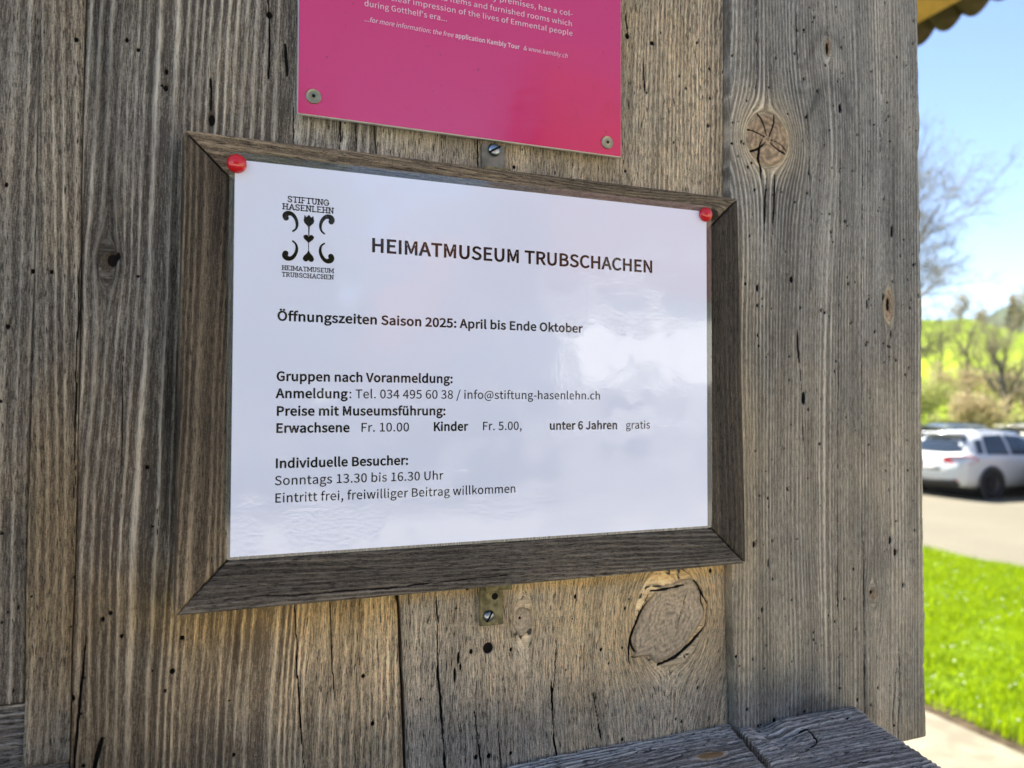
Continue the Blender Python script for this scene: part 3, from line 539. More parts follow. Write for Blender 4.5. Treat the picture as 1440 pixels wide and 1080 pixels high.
# ------------------------------------------------------------------ lettering
GL = json.loads(r'''{"&":[238,[[91,-5,119,-1,143,9,165,25,185,12,205,2,224,-5,232,22,217,27,201,36,184,47,203,75,218,105,229,138,199,138,190,110,178,85,163,63,139,84,117,109,98,135,126,156,147,181,156,211,150,237,133,255,105,261,74,253,54,232,47,201,49,182,54,162,63,141,38,121,20,97,13,67,23,30,50,5],[144,42,128,31,112,24,95,21,69,27,51,43,44,68,48,87,60,103,76,118,96,91,119,65],[86,156,80,172,75,187,74,201,78,220,89,234,106,239,120,235,127,224,130,210,124,189,108,172]]],"'":[97,[[39,169,58,169,64,234,65,270,32,270,32,234]]],",":[97,[[26,-67,54,-49,71,-24,77,7,74,27,65,40,50,44,38,41,30,34,26,22,30,10,38,2,50,-1,54,0,49,-20,37,-36,19,-48]]],"-":[121,[[16,86,106,86,106,110,16,110]]],".":[97,[[49,-5,60,-1,69,7,72,20,69,32,60,41,49,44,37,41,29,32,26,20,29,7,37,-1]]],"/":[137,[[4,-63,27,-63,132,278,109,278]]],"0":[194,[[97,-5,124,1,146,17,163,43,174,81,177,129,174,177,163,214,146,240,124,256,97,261,70,256,48,240,31,214,21,177,18,129,21,81,31,43,48,17,70,1],[97,21,72,33,55,68,48,129,55,190,72,225,97,236,123,225,140,190,146,129,140,68,123,33]]],"1":[194,[[31,0,172,0,172,27,120,27,120,257,96,257,81,249,63,243,42,238,42,218,88,218,88,27,31,27]]],"2":[194,[[15,0,177,0,177,28,106,28,92,27,78,26,64,25,97,59,125,92,146,124,160,155,165,186,155,226,129,252,90,261,60,257,36,244,14,224,33,206,48,221,66,231,86,235,112,229,128,211,133,185,129,157,115,127,92,95,59,59,15,19]]],"3":[194,[[92,-5,134,4,163,29,175,69,167,100,148,121,120,134,120,136,144,149,160,169,166,197,156,232,130,254,91,261,64,257,40,246,20,231,37,210,53,223,70,232,90,235,113,230,128,216,133,195,127,170,104,152,62,146,62,121,109,115,135,97,142,70,135,44,117,28,90,22,64,26,43,37,27,51,10,31,30,13,57,0]]],"4":[194,[[119,0,149,0,149,71,183,71,183,96,149,96,149,257,114,257,7,92,7,71,119,71],[119,96,40,96,99,184,119,222,121,222,120,207,119,190,119,175]]],"5":[194,[[92,-5,117,-1,140,10,159,28,171,53,176,83,165,130,137,157,98,165,84,164,72,161,60,155,67,229,163,229,163,257,39,257,30,137,47,126,61,134,75,139,90,141,118,134,137,114,143,83,136,50,116,29,89,22,62,26,42,37,26,50,9,29,30,13,56,0]]],"6":[194,[[105,-5,142,6,169,35,179,79,170,124,146,150,108,159,87,156,67,145,50,129,54,170,63,200,78,220,95,232,116,235,131,233,145,226,157,215,175,235,159,249,139,258,114,261,86,256,60,241,39,215,25,176,20,123,24,77,36,41,54,16,78,1],[50,103,68,122,86,132,103,136,128,129,144,109,149,79,143,48,128,28,105,21,78,30,59,58]]],"8":[194,[[98,-5,140,4,168,28,178,62,172,92,156,114,135,129,135,131,151,146,164,168,169,193,161,228,136,252,99,261,63,252,38,230,28,195,33,171,46,151,63,136,63,135,40,118,23,95,16,64,27,28,56,4],[116,139,87,152,66,170,57,195,63,217,77,232,98,237,122,231,137,214,142,191,139,173,130,155],[98,19,71,25,52,42,44,67,49,90,61,109,80,125,114,110,138,91,148,63,142,40,124,25]]],"9":[194,[[82,-5,110,0,136,16,156,44,170,84,175,139,171,183,159,217,141,242,117,256,89,261,52,251,26,222,15,178,24,133,49,106,86,97,107,101,128,112,145,129,141,87,131,57,117,37,100,25,81,22,65,24,50,31,38,42,20,22,37,8,57,-1],[145,155,127,136,109,125,91,121,66,128,51,148,46,178,51,209,67,229,89,236,117,227,136,200]]],":":[97,[[49,137,60,140,69,148,72,161,69,174,60,182,49,186,37,182,29,174,26,161,29,148,37,140],[49,-5,60,-1,69,7,72,20,69,32,60,41,49,44,37,41,29,32,26,20,29,7,37,-1]]],"@":[331,[[157,-61,184,-58,208,-52,232,-41,223,-22,204,-31,183,-37,160,-39,122,-34,90,-19,65,5,49,39,43,81,51,131,71,173,102,205,139,225,180,231,219,226,249,211,271,188,284,158,289,122,281,78,261,51,236,41,219,46,212,61,215,87,230,165,209,165,204,149,195,160,185,166,173,168,133,154,106,120,97,78,103,47,120,29,144,22,162,26,178,35,192,49,193,49,200,32,214,23,233,19,255,24,276,36,294,57,307,86,311,123,305,166,289,202,262,229,227,247,183,253,133,245,88,222,52,186,28,138,20,79,27,30,46,-9,76,-38,114,-55],[151,44,136,48,127,59,123,79,129,110,146,135,173,146,182,144,190,139,198,130,187,68,174,54,162,47]]],"A":[213,[[1,0,34,0,59,78,153,78,177,0,211,0,124,257,88,257],[67,104,79,144,88,172,97,201,105,230,106,230,132,144,145,104]]],"B":[230,[[35,0,117,0,149,3,176,12,197,27,210,48,214,75,208,105,189,126,162,137,162,138,183,150,195,170,200,194,188,230,157,250,111,257,35,257],[68,148,68,231,107,231,141,227,161,214,168,190,161,167,141,153,106,148],[68,26,68,123,112,123,151,118,174,102,182,76,174,48,150,31,112,26]]],"C":[223,[[132,-5,163,0,189,12,211,32,193,53,176,37,156,27,133,24,106,29,84,42,68,64,57,93,54,129,57,165,68,193,85,215,107,228,134,233,155,230,172,221,187,209,204,230,187,245,163,257,134,261,97,255,66,238,42,211,26,174,20,128,26,82,41,45,65,18,96,1]]],"E":[206,[[35,0,187,0,187,28,68,28,68,121,165,121,165,149,68,149,68,229,183,229,183,257,35,257]]],"F":[193,[[35,0,68,0,68,115,166,115,166,143,68,143,68,229,183,229,183,257,35,257]]],"G":[241,[[136,-5,168,-1,195,10,215,25,215,133,131,133,131,106,186,106,186,39,173,31,157,26,139,24,109,29,85,42,68,64,57,93,54,129,57,165,69,193,87,215,110,228,139,233,162,230,180,221,194,209,212,230,194,245,170,256,138,261,100,255,67,238,42,211,26,174,20,128,26,82,42,45,66,18,98,1]]],"H":[255,[[35,0,68,0,68,121,187,121,187,0,220,0,220,257,187,257,187,149,68,149,68,257,35,257]]],"I":[103,[[35,0,68,0,68,257,35,257]]],"J":[187,[[83,-5,124,6,147,35,154,75,154,257,121,257,121,78,117,47,103,29,80,24,63,27,48,36,35,53,12,36,30,14,54,0]]],"K":[226,[[35,0,68,0,68,81,112,134,189,0,225,0,132,159,213,257,176,257,68,128,68,257,35,257]]],"M":[284,[[35,0,64,0,64,142,64,167,62,193,60,218,62,218,82,159,131,26,153,26,201,159,222,218,223,218,221,193,220,167,219,142,219,0,249,0,249,257,210,257,161,119,143,66,142,66,123,119,74,257,35,257]]],"N":[253,[[35,0,66,0,66,135,65,162,64,189,62,215,63,215,91,162,185,0,218,0,218,257,187,257,187,123,188,96,189,69,192,42,190,42,162,95,68,257,35,257]]],"O":[260,[[130,-5,166,1,196,19,219,47,234,84,239,129,234,175,219,211,196,238,166,255,130,261,94,255,63,238,40,211,26,175,20,129,26,84,40,47,63,19,94,1],[130,24,104,29,83,42,67,64,57,94,54,129,57,165,67,193,83,215,104,228,130,233,156,228,177,215,193,193,203,165,206,129,203,94,193,64,177,42,156,29]]],"P":[222,[[35,0,68,0,68,102,110,102,141,105,168,114,187,130,200,152,204,181,200,211,187,232,167,246,141,254,109,257,35,257],[68,129,68,230,104,230,142,226,165,211,172,181,165,151,143,134,106,129]]],"R":[222,[[68,135,68,230,111,230,145,226,166,212,173,185,166,157,145,140,111,135],[176,0,213,0,147,112,178,126,198,150,205,185,194,227,162,250,116,257,35,257,35,0,68,0,68,109,114,109]]],"S":[209,[[106,-5,153,5,183,31,194,68,187,100,168,122,141,137,104,153,84,162,68,175,62,196,68,215,84,228,110,233,132,230,151,222,168,209,185,230,164,246,139,257,110,261,68,252,39,228,29,193,37,162,57,141,81,127,118,111,140,101,155,87,161,65,154,44,136,29,107,24,81,28,57,39,36,56,17,33,42,13,72,0]]],"T":[210,[[89,0,121,0,121,229,199,229,199,257,11,257,11,229,89,229]]],"U":[252,[[126,-5,156,-1,181,11,201,31,214,63,218,106,218,257,187,257,187,105,179,57,157,31,126,24,96,31,75,57,67,105,67,257,34,257,34,106,39,63,52,31,71,11,97,-1]]],"V":[201,[[82,0,120,0,201,257,168,257,127,118,119,89,111,62,102,33,101,33,92,62,84,89,76,118,34,257,0,257]]],"a":[197,[[76,-5,99,-1,120,9,139,23,140,23,143,0,169,0,169,117,162,158,141,185,103,195,74,191,49,182,29,170,41,148,58,158,77,165,98,168,122,161,134,144,137,120,94,114,61,103,38,90,25,72,21,49,28,20,47,2],[85,21,68,24,56,34,51,51,59,73,87,89,137,99,137,46,120,32,103,24]]],"b":[216,[[116,-5,141,0,164,13,182,34,194,62,199,98,195,131,186,158,171,178,150,191,123,195,102,191,82,182,63,168,64,202,64,279,32,279,32,0,58,0,61,20,62,20,79,7,98,-2],[111,22,97,24,81,30,64,42,64,142,82,156,99,165,115,168,144,159,160,135,165,98,158,57,139,31]]],"c":[179,[[107,-5,129,-2,150,7,169,19,155,41,142,31,127,25,110,22,79,31,59,57,51,95,59,133,80,159,111,168,125,166,137,160,149,152,165,173,150,184,132,192,110,195,81,191,56,178,36,158,23,130,18,95,23,60,35,33,54,12,79,0]]],"d":[217,[[97,-5,119,-1,138,9,155,22,156,22,159,0,185,0,185,279,153,279,153,206,154,173,138,185,121,192,101,195,76,191,53,178,35,157,23,129,19,95,22,60,32,33,49,12,71,0],[104,22,76,31,58,56,51,95,59,133,79,159,106,168,122,166,137,160,153,148,153,48,137,34,121,25]]],"e":[194,[[109,-5,133,-2,154,5,172,15,160,36,146,28,130,23,113,21,81,29,59,52,50,88,178,88,179,93,179,99,179,106,170,153,145,184,103,195,78,191,55,178,36,157,23,129,18,95,23,60,36,33,55,12,80,0],[49,110,59,142,79,163,104,169,129,163,146,143,151,110]]],"f":[114,[[12,164,37,164,37,0,69,0,69,164,110,164,110,190,69,190,69,220,72,241,81,253,96,258,103,257,110,255,118,252,125,277,115,280,104,282,93,283,62,276,43,254,37,221,37,190,12,188]]],"g":[197,[[96,-88,147,-78,181,-54,193,-22,185,4,163,19,126,23,89,23,69,26,59,33,56,44,57,53,62,61,68,67,77,63,86,61,96,60,131,68,156,91,166,126,164,142,158,155,150,166,189,166,189,190,123,190,115,193,106,194,96,195,61,187,35,163,25,127,29,106,38,89,50,76,50,75,40,66,32,54,29,39,31,26,37,15,46,8,46,6,31,-6,21,-21,18,-37,28,-64,55,-82],[96,82,76,87,61,103,56,127,61,151,76,166,96,172,117,166,131,151,137,127,131,103,116,87],[101,-65,71,-61,52,-50,46,-32,48,-21,54,-10,65,0,74,-2,82,-3,90,-3,123,-3,144,-5,157,-13,161,-27,154,-46,133,-60]]],"h":[213,[[32,0,64,0,64,138,82,154,98,164,116,167,137,162,149,145,152,116,152,0,184,0,184,120,178,161,159,186,126,195,102,191,81,179,63,163,64,202,64,279,32,279]]],"i":[96,[[32,0,64,0,64,190,32,190],[48,229,59,232,67,239,70,251,67,262,59,269,48,271,37,269,30,262,27,251,30,239,37,232]]],"k":[193,[[32,0,64,0,64,50,99,92,155,0,190,0,118,113,181,190,146,190,65,90,64,90,64,279,32,279]]],"l":[99,[[66,-5,74,-4,79,-3,84,-2,80,23,77,22,75,22,73,22,69,23,66,28,64,36,64,279,32,279,32,38,36,15,47,0]]],"m":[324,[[32,0,64,0,64,138,81,154,97,164,112,167,132,162,144,145,147,116,147,0,179,0,179,138,196,154,212,164,227,167,247,162,259,145,263,116,263,0,294,0,294,120,288,161,269,186,237,195,215,190,194,178,174,159,164,178,146,191,121,195,100,191,80,179,62,162,58,190,32,190]]],"n":[214,[[32,0,64,0,64,138,82,154,98,164,116,167,137,162,149,145,152,116,152,0,184,0,184,120,178,161,159,186,126,195,102,191,81,179,62,162,58,190,32,190]]],"o":[212,[[106,-5,133,0,157,12,176,33,189,60,194,95,189,130,176,158,157,178,133,191,106,195,79,191,55,178,36,158,23,130,18,95,23,60,36,33,55,12,79,0],[106,22,77,31,58,57,51,95,58,133,77,159,106,168,135,159,154,133,161,95,154,57,135,31]]],"p":[217,[[32,-80,64,-80,64,-16,63,18,81,5,98,-2,116,-5,141,0,164,13,182,34,194,62,199,98,195,131,186,158,171,178,150,191,123,195,101,191,81,181,62,168,58,190,32,190],[111,22,97,24,81,30,64,42,64,142,82,156,99,165,115,168,144,159,160,135,165,98,158,57,139,31]]],"r":[136,[[32,0,64,0,64,122,79,148,95,162,112,166,119,166,125,165,131,163,137,191,131,193,124,195,116,195,96,190,78,176,62,155,58,190,32,190]]],"s":[164,[[82,-5,120,3,143,24,151,52,142,81,120,98,93,110,73,118,58,128,52,143,56,156,68,166,88,170,103,168,117,162,131,153,146,173,130,184,110,192,87,195,52,188,29,168,22,141,30,115,51,97,77,86,98,78,114,66,120,50,116,35,104,24,83,20,62,23,44,31,27,43,11,22,31,8,56,-1]]],"t":[132,[[92,-5,104,-4,116,-1,127,2,121,27,114,24,106,22,99,21,82,26,72,38,70,58,70,164,121,164,121,190,70,190,70,244,43,244,40,190,9,188,9,164,38,164,38,59,43,25,60,3]]],"u":[213,[[88,-5,112,0,132,12,151,30,152,30,154,0,181,0,181,190,149,190,149,55,132,37,115,26,97,23,77,28,65,45,62,74,62,190,29,190,29,70,36,29,55,4]]],"v":[182,[[73,0,111,0,178,190,146,190,110,82,93,26,91,26,74,82,38,190,5,190]]],"w":[281,[[62,0,99,0,126,102,139,157,141,157,145,138,150,120,154,103,181,0,220,0,272,190,241,190,213,80,202,27,200,27,187,80,157,190,126,190,96,80,83,27,82,27,70,80,42,190,9,190]]],"y":[182,[[35,-82,68,-73,91,-50,106,-16,178,190,147,190,112,85,97,31,95,31,89,49,82,67,76,85,38,190,5,190,81,0,77,-15,67,-36,53,-50,34,-56,29,-55,24,-54,19,-53,13,-78,19,-80,27,-81]]],"z":[166,[[12,0,156,0,156,26,53,26,153,173,153,190,23,190,23,164,112,164,12,17]]],"Ö":[260,[[130,-5,166,1,196,19,219,47,234,84,239,129,234,175,219,211,196,238,166,255,130,261,94,255,63,238,40,211,26,175,20,129,26,84,40,47,63,19,94,1],[130,24,104,29,83,42,67,64,57,94,54,129,57,165,67,193,83,215,104,228,130,233,156,228,177,215,193,193,203,165,206,129,203,94,193,64,177,42,156,29],[90,280,100,283,106,289,109,299,106,309,100,316,90,318,80,316,73,309,71,299,73,289,80,283],[170,280,180,283,187,289,189,299,187,309,180,316,170,318,160,316,153,309,151,299,153,289,160,283]]],"ü":[213,[[88,-5,112,0,132,12,151,30,152,30,154,0,181,0,181,190,149,190,149,55,132,37,115,26,97,23,77,28,65,45,62,74,62,190,29,190,29,70,36,29,55,4],[68,230,78,233,85,239,88,249,85,259,78,266,68,269,58,266,52,259,49,249,52,239,58,233],[144,230,154,233,161,239,163,249,161,259,154,266,144,269,134,266,127,259,124,249,127,239,134,233]]]}''')
def glyph(ch):
    if ch == ' ': return 78, []
    if ch == '\u2019': ch = "'"
    return GL[ch]
def layout(s, bold=False, track=0):
    x = 0; out = []
    for ch in s:
        a, polys = glyph(ch); a += (7 if bold else 0)+track
        for pl in polys:
            p = [(pl[i]+x+(3 if bold else 0), pl[i+1]) for i in range(0, len(pl), 2)]
            out.append(p)
        x += a
    return x, out
def fatten(p, d):
    if not d: return p
    n = len(p); q = []
    for i in range(n):
        ax, ay = p[i-1]; bx, by = p[i]; cx, cy = p[(i+1) % n]
        e1 = (bx-ax, by-ay); e2 = (cx-bx, cy-by); l1 = math.hypot(*e1) or 1; l2 = math.hypot(*e2) or 1
        n1 = (e1[1]/l1, -e1[0]/l1); n2 = (e2[1]/l2, -e2[0]/l2); sx, sy = n1[0]+n2[0], n1[1]+n2[1]
        k = d*2/max(sx*sx+sy*sy, .9); q.append((bx+sx*k, by+sy*k))
    return q
from mathutils.geometry import delaunay_2d_cdt
def fill(name, polys, to_world, mat, parent):   # polygons in mm (holes by parity) -> one filled flat mesh
    groups = []
    for p in polys:                              # letters apart from each other are filled one by one
        b = (min(x for x, y in p), max(x for x, y in p), min(y for x, y in p), max(y for x, y in p))
        for g_ in groups:
            if any(b[0] < q[1] and q[0] < b[1] and b[2] < q[3] and q[2] < b[3] for q in g_[1]): g_[0].append(p); g_[1].append(b); break
        else: groups.append(([p], [b]))
    V, F = [], []
    for ps, _ in groups:
        vs = []; fs = []
        for p in ps:
            fs.append(list(range(len(vs), len(vs)+len(p)))); vs += [Vector(q) for q in p]
        ov, _e, of, *_r = delaunay_2d_cdt(vs, [], fs, 2, 1e-5)
        n0 = len(V); V += [to_world(v.x, v.y) for v in ov]; F += [tuple(n0+k for k in f) for f in of]
    me = bpy.data.meshes.new(name); me.from_pydata(V, [], F); me.update(); bm = bmesh.new(); bm.from_mesh(me); bm.normal_update()
    for f in bm.faces:
        if f.normal.y > 0: f.normal_flip()
    bm.to_mesh(me); bm.free()
    return link(name, me, mat, parent, False)
def text_polys(runs, cap):
    """runs: (string, x_start_mm, x_end_mm, baseline_mm, bold, italic)"""
    out = []
    for s, x0, x1, bl, bold, it in runs:
        wd, pl = layout(s, bold); sx = (x1-x0)/max(wd-25, 1); sy = cap/257
        for p in pl:
            p = fatten(p, 11 if bold is True else (bold or 0))
            out.append([(x0+(x-22)*sx+(it*y*sy), bl+y*sy) for x, y in p])
    return out

# ------------------------------------------------------------------ laminated notice
def gloss(g, c, bumpd, coat=1.0, ior=1.75, crough=.012, base_rough=.6):
    o = g.obj(); n1 = g.noise(g.scale(o, 420, 420, 480), 1, 2, .5); n2 = g.noise(g.scale(o, 26, 26, 40), 1, 2)
    n3 = g.noise(g.scale(o, 60, 60, 95), 1, 2)
    patch = g.ramp(n2, .46, .6, .08, 1.0)
    h = g.math('ADD', g.math('MULTIPLY', g.math('MULTIPLY', g.math('SUBTRACT', n1, .5), patch), .12), g.math('ADD', g.math('MULTIPLY', n2, .035), g.math('MULTIPLY', n3, .008)))
    nb = g.bump(h, bumpd)
    g.base(c, base_rough, .0); g.p.inputs['Coat Weight'].default_value = coat; g.p.inputs['Coat IOR'].default_value = ior
    g.p.inputs['Coat Roughness'].default_value = crough; g.t.links.new(nb, g.p.inputs['Coat Normal'])
    return g.m
g = NT('laminated_paper'); M['paper'] = gloss(g, (.84, .855, .98), .0022)
g = NT('printed_ink_under_film'); M['ink'] = gloss(g, (.014, .009, .006), .0022, 1.0, 1.6)
g = NT('clear_film_border'); t_ = g.t
tr = g.n('BsdfTransparent', Color=(.82, .84, .82, 1)); gs = g.n('BsdfGlossy', Roughness=.05, Color=(1, 1, 1, 1)); df = g.n('BsdfDiffuse', Color=(.75, .78, .75, 1))
mx = g.n('MixShader', Fac=.10); t_.links.new(tr.outputs[0], mx.inputs[1]); t_.links.new(df.outputs[0], mx.inputs[2])
fr = g.n('Fresnel', IOR=1.75); m2 = g.n('MixShader'); t_.links.new(fr.outputs[0], m2.inputs[0]); t_.links.new(mx.outputs[0], m2.inputs[1]); t_.links.new(gs.outputs[0], m2.inputs[2])
t_.links.new(m2.outputs[0], g.out.inputs[0]); M['film'] = g.m
notice = empty('laminated_notice', W(148, .0, 0), 'white laminated A4 notice with printed opening hours pinned into the wooden frame', 'notice')
def grid_plane(name, x0, x1, z0, z1, y, mat, parent, n=60):
    xs = np.linspace(x0, x1, n); zs = np.linspace(z0, z1, n); X, Z = np.meshgrid(xs, zs)
    v = np.stack([X/1000, np.full(X.shape, y), ZP+Z/1000], -1).reshape(-1, 3); i = np.arange(n*n).reshape(n, n)
    q = np.stack([i[:-1, :-1], i[:-1, 1:], i[1:, 1:], i[1:, :-1]], -1).reshape(-1, 4)
    return link(name, mesh_np(name, v, q), mat, parent, False)
grid_plane('paper_sheet', 0, 297, 0, 210, 0.0, M['paper'], notice, 30)
def rrect(x0, x1, z0, z1, r, n=8):
    out = []
    for cx, cz, a0 in ((x1-r, z0+r, -90), (x1-r, z1-r, 0), (x0+r, z1-r, 90), (x0+r, z0+r, 180)):
        for k in range(n+1):
            a = math.radians(a0+90*k/n); out.append((cx+r*math.cos(a), cz+r*math.sin(a)))
    return out
fill('clear_film', [rrect(-2.7, 301, -1.6, 214, 3.2), [(0, 0), (0, 210), (297, 210), (297, 0)]], lambda x, z: W(x, .0001, z), M['film'], notice)
ty = lambda x, z: W(x, -.00012, z)
B, R_ = True, False
fill('heading_text', text_polys([('HEIMATMUSEUM TRUBSCHACHEN', 72.8, 255.8, 166.2, 9.5, 0)], 7.6), ty, M['ink'], notice)
fill('season_text', text_polys([('\u00d6ffnungszeiten Saison 2025: April bis Ende Oktober', 22.6, 204.6, 125.3, B, 0)], 5.0), ty, M['ink'], notice)
fill('groups_text', text_polys([('Gruppen nach Voranmeldung:', 22.5, 120.8, 92.8, B, 0), ('Anmeldung', 22.5, 60.0, 83.6, B, 0), (': Tel. 034 495 60 38 / info@stiftung-hasenlehn.ch', 61.0, 217.4, 83.6, 2.6, 0),
    ('Preise mit Museumsf\u00fchrung:', 22.5, 116.6, 74.1, B, 0)], 4.85), ty, M['ink'], notice)
fill('price_text', text_polys([('Erwachsene', 22.4, 61.4, 64.9, B, 0), ('Fr. 10.00', 67.6, 95.1, 64.9, 2.6, 0), ('Kinder', 109.3, 129.9, 65.0, B, 0), ('Fr. 5.00,', 139.1, 164.3, 65.1, 2.6, 0),
    ('unter 6 Jahren', 182.5, 229.5, 65.0, B, 0), ('gratis', 235.6, 253.3, 65.0, 2.6, 0)], 4.85), ty, M['ink'], notice)
fill('visitors_text', text_polys([('Individuelle Besucher:', 22.3, 94.7, 46.0, B, 0), ('Sonntags 13.30 bis 16.30 Uhr', 22.1, 115.2, 36.8, 2.6, 0), ('Eintritt frei, freiwilliger Beitrag willkommen', 22.1, 160.5, 27.5, 2.6, 0)], 4.85), ty, M['ink'], notice)
# emblem: slab lettering above and below two scrolls, a tulip, a heart and an upturned heart
SL = {  # strokes on a 0..1 box: list of polylines
 'S': [[(.9, .80), (.72, .97), (.3, .97), (.1, .78), (.28, .56), (.72, .46), (.9, .24), (.7, .03), (.28, .03), (.08, .2)]],
 'T': [[(.5, 0), (.5, 1)], [(.04, .96), (.96, .96)]], 'I': [[(.5, 0), (.5, 1)]], 'F': [[(.22, 0), (.22, 1)], [(.1, .96), (.92, .96)], [(.22, .5), (.7, .5)]],
 'U': [[(.18, 1), (.18, .28), (.34, .04), (.66, .04), (.82, .28), (.82, 1)]], 'N': [[(.18, 0), (.18, 1)], [(.18, .96), (.82, .04)], [(.82, 0), (.82, 1)]],
 'G': [[(.88, .78), (.66, .97), (.34, .97), (.08, .66), (.08, .34), (.34, .03), (.66, .03), (.88, .2), (.88, .46)], [(.58, .46), (1, .46)]],
 'H': [[(.18, 0), (.18, 1)], [(.82, 0), (.82, 1)], [(.18, .5), (.82, .5)]], 'A': [[(.12, 0), (.5, .98), (.88, 0)], [(.26, .32), (.74, .32)]],
 'E': [[(.2, 0), (.2, 1)], [(.08, .96), (.9, .96)], [(.2, .5), (.7, .5)], [(.08, .04), (.94, .04)]], 'L': [[(.22, 0), (.22, 1)], [(.08, .04), (.92, .04)]],
 'M': [[(.12, 0), (.12, 1)], [(.12, .96), (.5, .25), (.88, .96)], [(.88, 0), (.88, 1)]], 'R': [[(.2, 0), (.2, 1)], [(.08, .96), (.62, .96), (.84, .76), (.62, .5), (.2, .5)], [(.5, .5), (.86, .03), (1, .03)]],
 'B': [[(.2, 0), (.2, 1)], [(.08, .96), (.62, .96), (.8, .76), (.6, .52), (.2, .52)], [(.6, .52), (.88, .28), (.64, .04), (.08, .04)]], 'C': [[(.9, .74), (.66, .97), (.34, .97), (.08, .66), (.08, .34), (.34, .03), (.66, .03), (.92, .22)]]}
SERIF = {'I': [(.5, 0), (.5, 1)], 'T': [(.5, 0)], 'F': [(.22, 0)], 'N': [(.18, 0), (.18, 1), (.82, 1)], 'H': [(.18, 0), (.18, 1), (.82, 0), (.82, 1)], 'A': [(.12, 0), (.88, 0)],
         'M': [(.12, 0), (.88, 0), (.08, 1), (.92, 1)], 'R': [(.2, 0)], 'U': [(.18, 1), (.82, 1)], 'L': [(.22, 1)]}
SW = {'I': .42, 'M': 1.25, 'N': 1.05, 'H': 1.05, 'U': 1.0, 'G': 1.05, 'C': 1.0, 'A': 1.1, 'S': .85, 'E': .9, 'F': .85, 'L': .85}
def slab_line(bm, s, x0, x1, z0, hgt, st, cnt):
    tot = sum(SW.get(c, .95) for c in s)+.10*(len(s)-1); k = (x1-x0)/tot; x = x0
    for c in s:
        wd = SW.get(c, .95)*k
        strokes = list(SL[c])
        for (a, b) in SERIF.get(c, ()):
            d = .17/SW.get(c, .95); strokes.append([(a-d, b*.92+.04), (a+d, b*.92+.04)])
        for pl in strokes:
            for (ax, ay), (bx_, by_) in zip(pl, pl[1:]):
                cnt[0] += 1; y = -.00012-.000004*(cnt[0] % 6)
                p, q = np.array((x+ax*wd, z0+ay*hgt)), np.array((x+bx_*wd, z0+by_*hgt)); d = (q-p)/(np.linalg.norm(q-p)+1e-9); n = np.array((-d[1], d[0]))*st/2; e = d*st*.4
                vs = [bm.verts.new(W(*v_.tolist()[:1], y, v_[1])) for v_ in (p-e-n, q+e-n, q+e+n, p-e+n)]
                bm.faces.new(vs)
        x += wd+.10*k
bm = bmesh.new(); cnt = [0]
slab_line(bm, 'STIFTUNG', 27.0, 49.0, 190.0, 3.1, .52, cnt); slab_line(bm, 'HASENLEHN', 24.4, 51.6, 185.8, 3.1, .52, cnt)
slab_line(bm, 'HEIMATMUSEUM', 24.4, 51.9, 152.8, 2.35, .40, cnt); slab_line(bm, 'TRUBSCHACHEN', 24.4, 51.9, 149.2, 2.35, .40, cnt)
for f in bm.faces:
    f.normal_update()
    if f.normal.y > 0: f.normal_flip()
emb = link('emblem_lettering', bm_mesh('emblem_letters', bm), M['ink'], notice, False)
cx_ = 38.05; S_ = 27.4/(670-180)                     # mm per zoomed pixel
def lg(x, y): return (24.4+(x-180)*S_, 184.9-(y-330)*S_*1.0)
def ribbon(path):                                     # (x, y, halfwidth) zoomed px -> outline in mm, smooth
    pts = np.array(path, float); t = np.linspace(0, len(pts)-1, 40); C = np.stack([np.interp(t, np.arange(len(pts)), pts[:, k]) for k in range(3)], -1)
    for _ in range(6): C[1:-1] = (C[:-2]+2*C[1:-1]+C[2:])/4
    d = np.gradient(C[:, :2], axis=0); d /= np.linalg.norm(d, axis=1, keepdims=True)+1e-9; n = np.stack([-d[:, 1], d[:, 0]], -1)
    a = C[:, :2]+n*C[:, 2:]; b = C[:, :2]-n*C[:, 2:]
    def cap(c, dirv, r, k=8):
        a0 = math.atan2(dirv[1], dirv[0]); return [(c[0]+r*math.cos(a0+th), c[1]+r*math.sin(a0+th)) for th in np.linspace(math.pi/2, -math.pi/2, k)][1:-1]
    out = [tuple(p) for p in a]+cap(C[-1, :2], d[-1], C[-1, 2])+[tuple(p) for p in b[::-1]]+cap(C[0, :2], -d[0], C[0, 2])
    return out
sc_path = [(213, 398, 27), (203, 378, 27), (214, 358, 27), (240, 346, 23), (270, 352, 19), (300, 385, 17), (317, 430, 15), (318, 470, 12), (305, 505, 9), (278, 521, 8)]
def mir(p, fx, fy): return [lg((856-x) if fx else x, (1140-y) if fy else y) for x, y in p]
rb = ribbon(sc_path)
def heart(cx, top, tip, hw):
    out = []
    for k in range(40):
        t = 2*math.pi*k/40; x = math.sin(t)**3; y = (13*math.cos(t)-5*math.cos(2*t)-2*math.cos(3*t)-math.cos(4*t))
        out.append((cx+x*hw, top+(11.9-y)/(28.9)*(tip-top)))
    return out
tulip = [(386, 350), (405, 374), (428, 346), (451, 374), (470, 356), (474, 382), (479, 405), (472, 430), (452, 448), (437, 464), (433, 548+6), (425, 548+6), (421, 464), (404, 448), (386, 430), (379, 405), (383, 382)]
hp = heart(428, 545, 632, 50)
up = [(428, 690), (440, 720), (470, 752), (481, 780), (474, 802), (456, 810), (440, 806), (428, 795), (416, 806), (400, 810), (382, 802), (373, 780), (386, 752), (416, 720)]
stem = [(424.5, 622), (431.5, 622), (431, 705), (425, 705)]
sh = lambda p: [lg(x, y) for x, y in p]
E_ = fill('emblem_figure', [mir(rb, 0, 0), mir(rb, 1, 0), mir(rb, 0, 1), mir(rb, 1, 1)], lambda x, z: W(x, -.00012, z), M['ink'], emb)
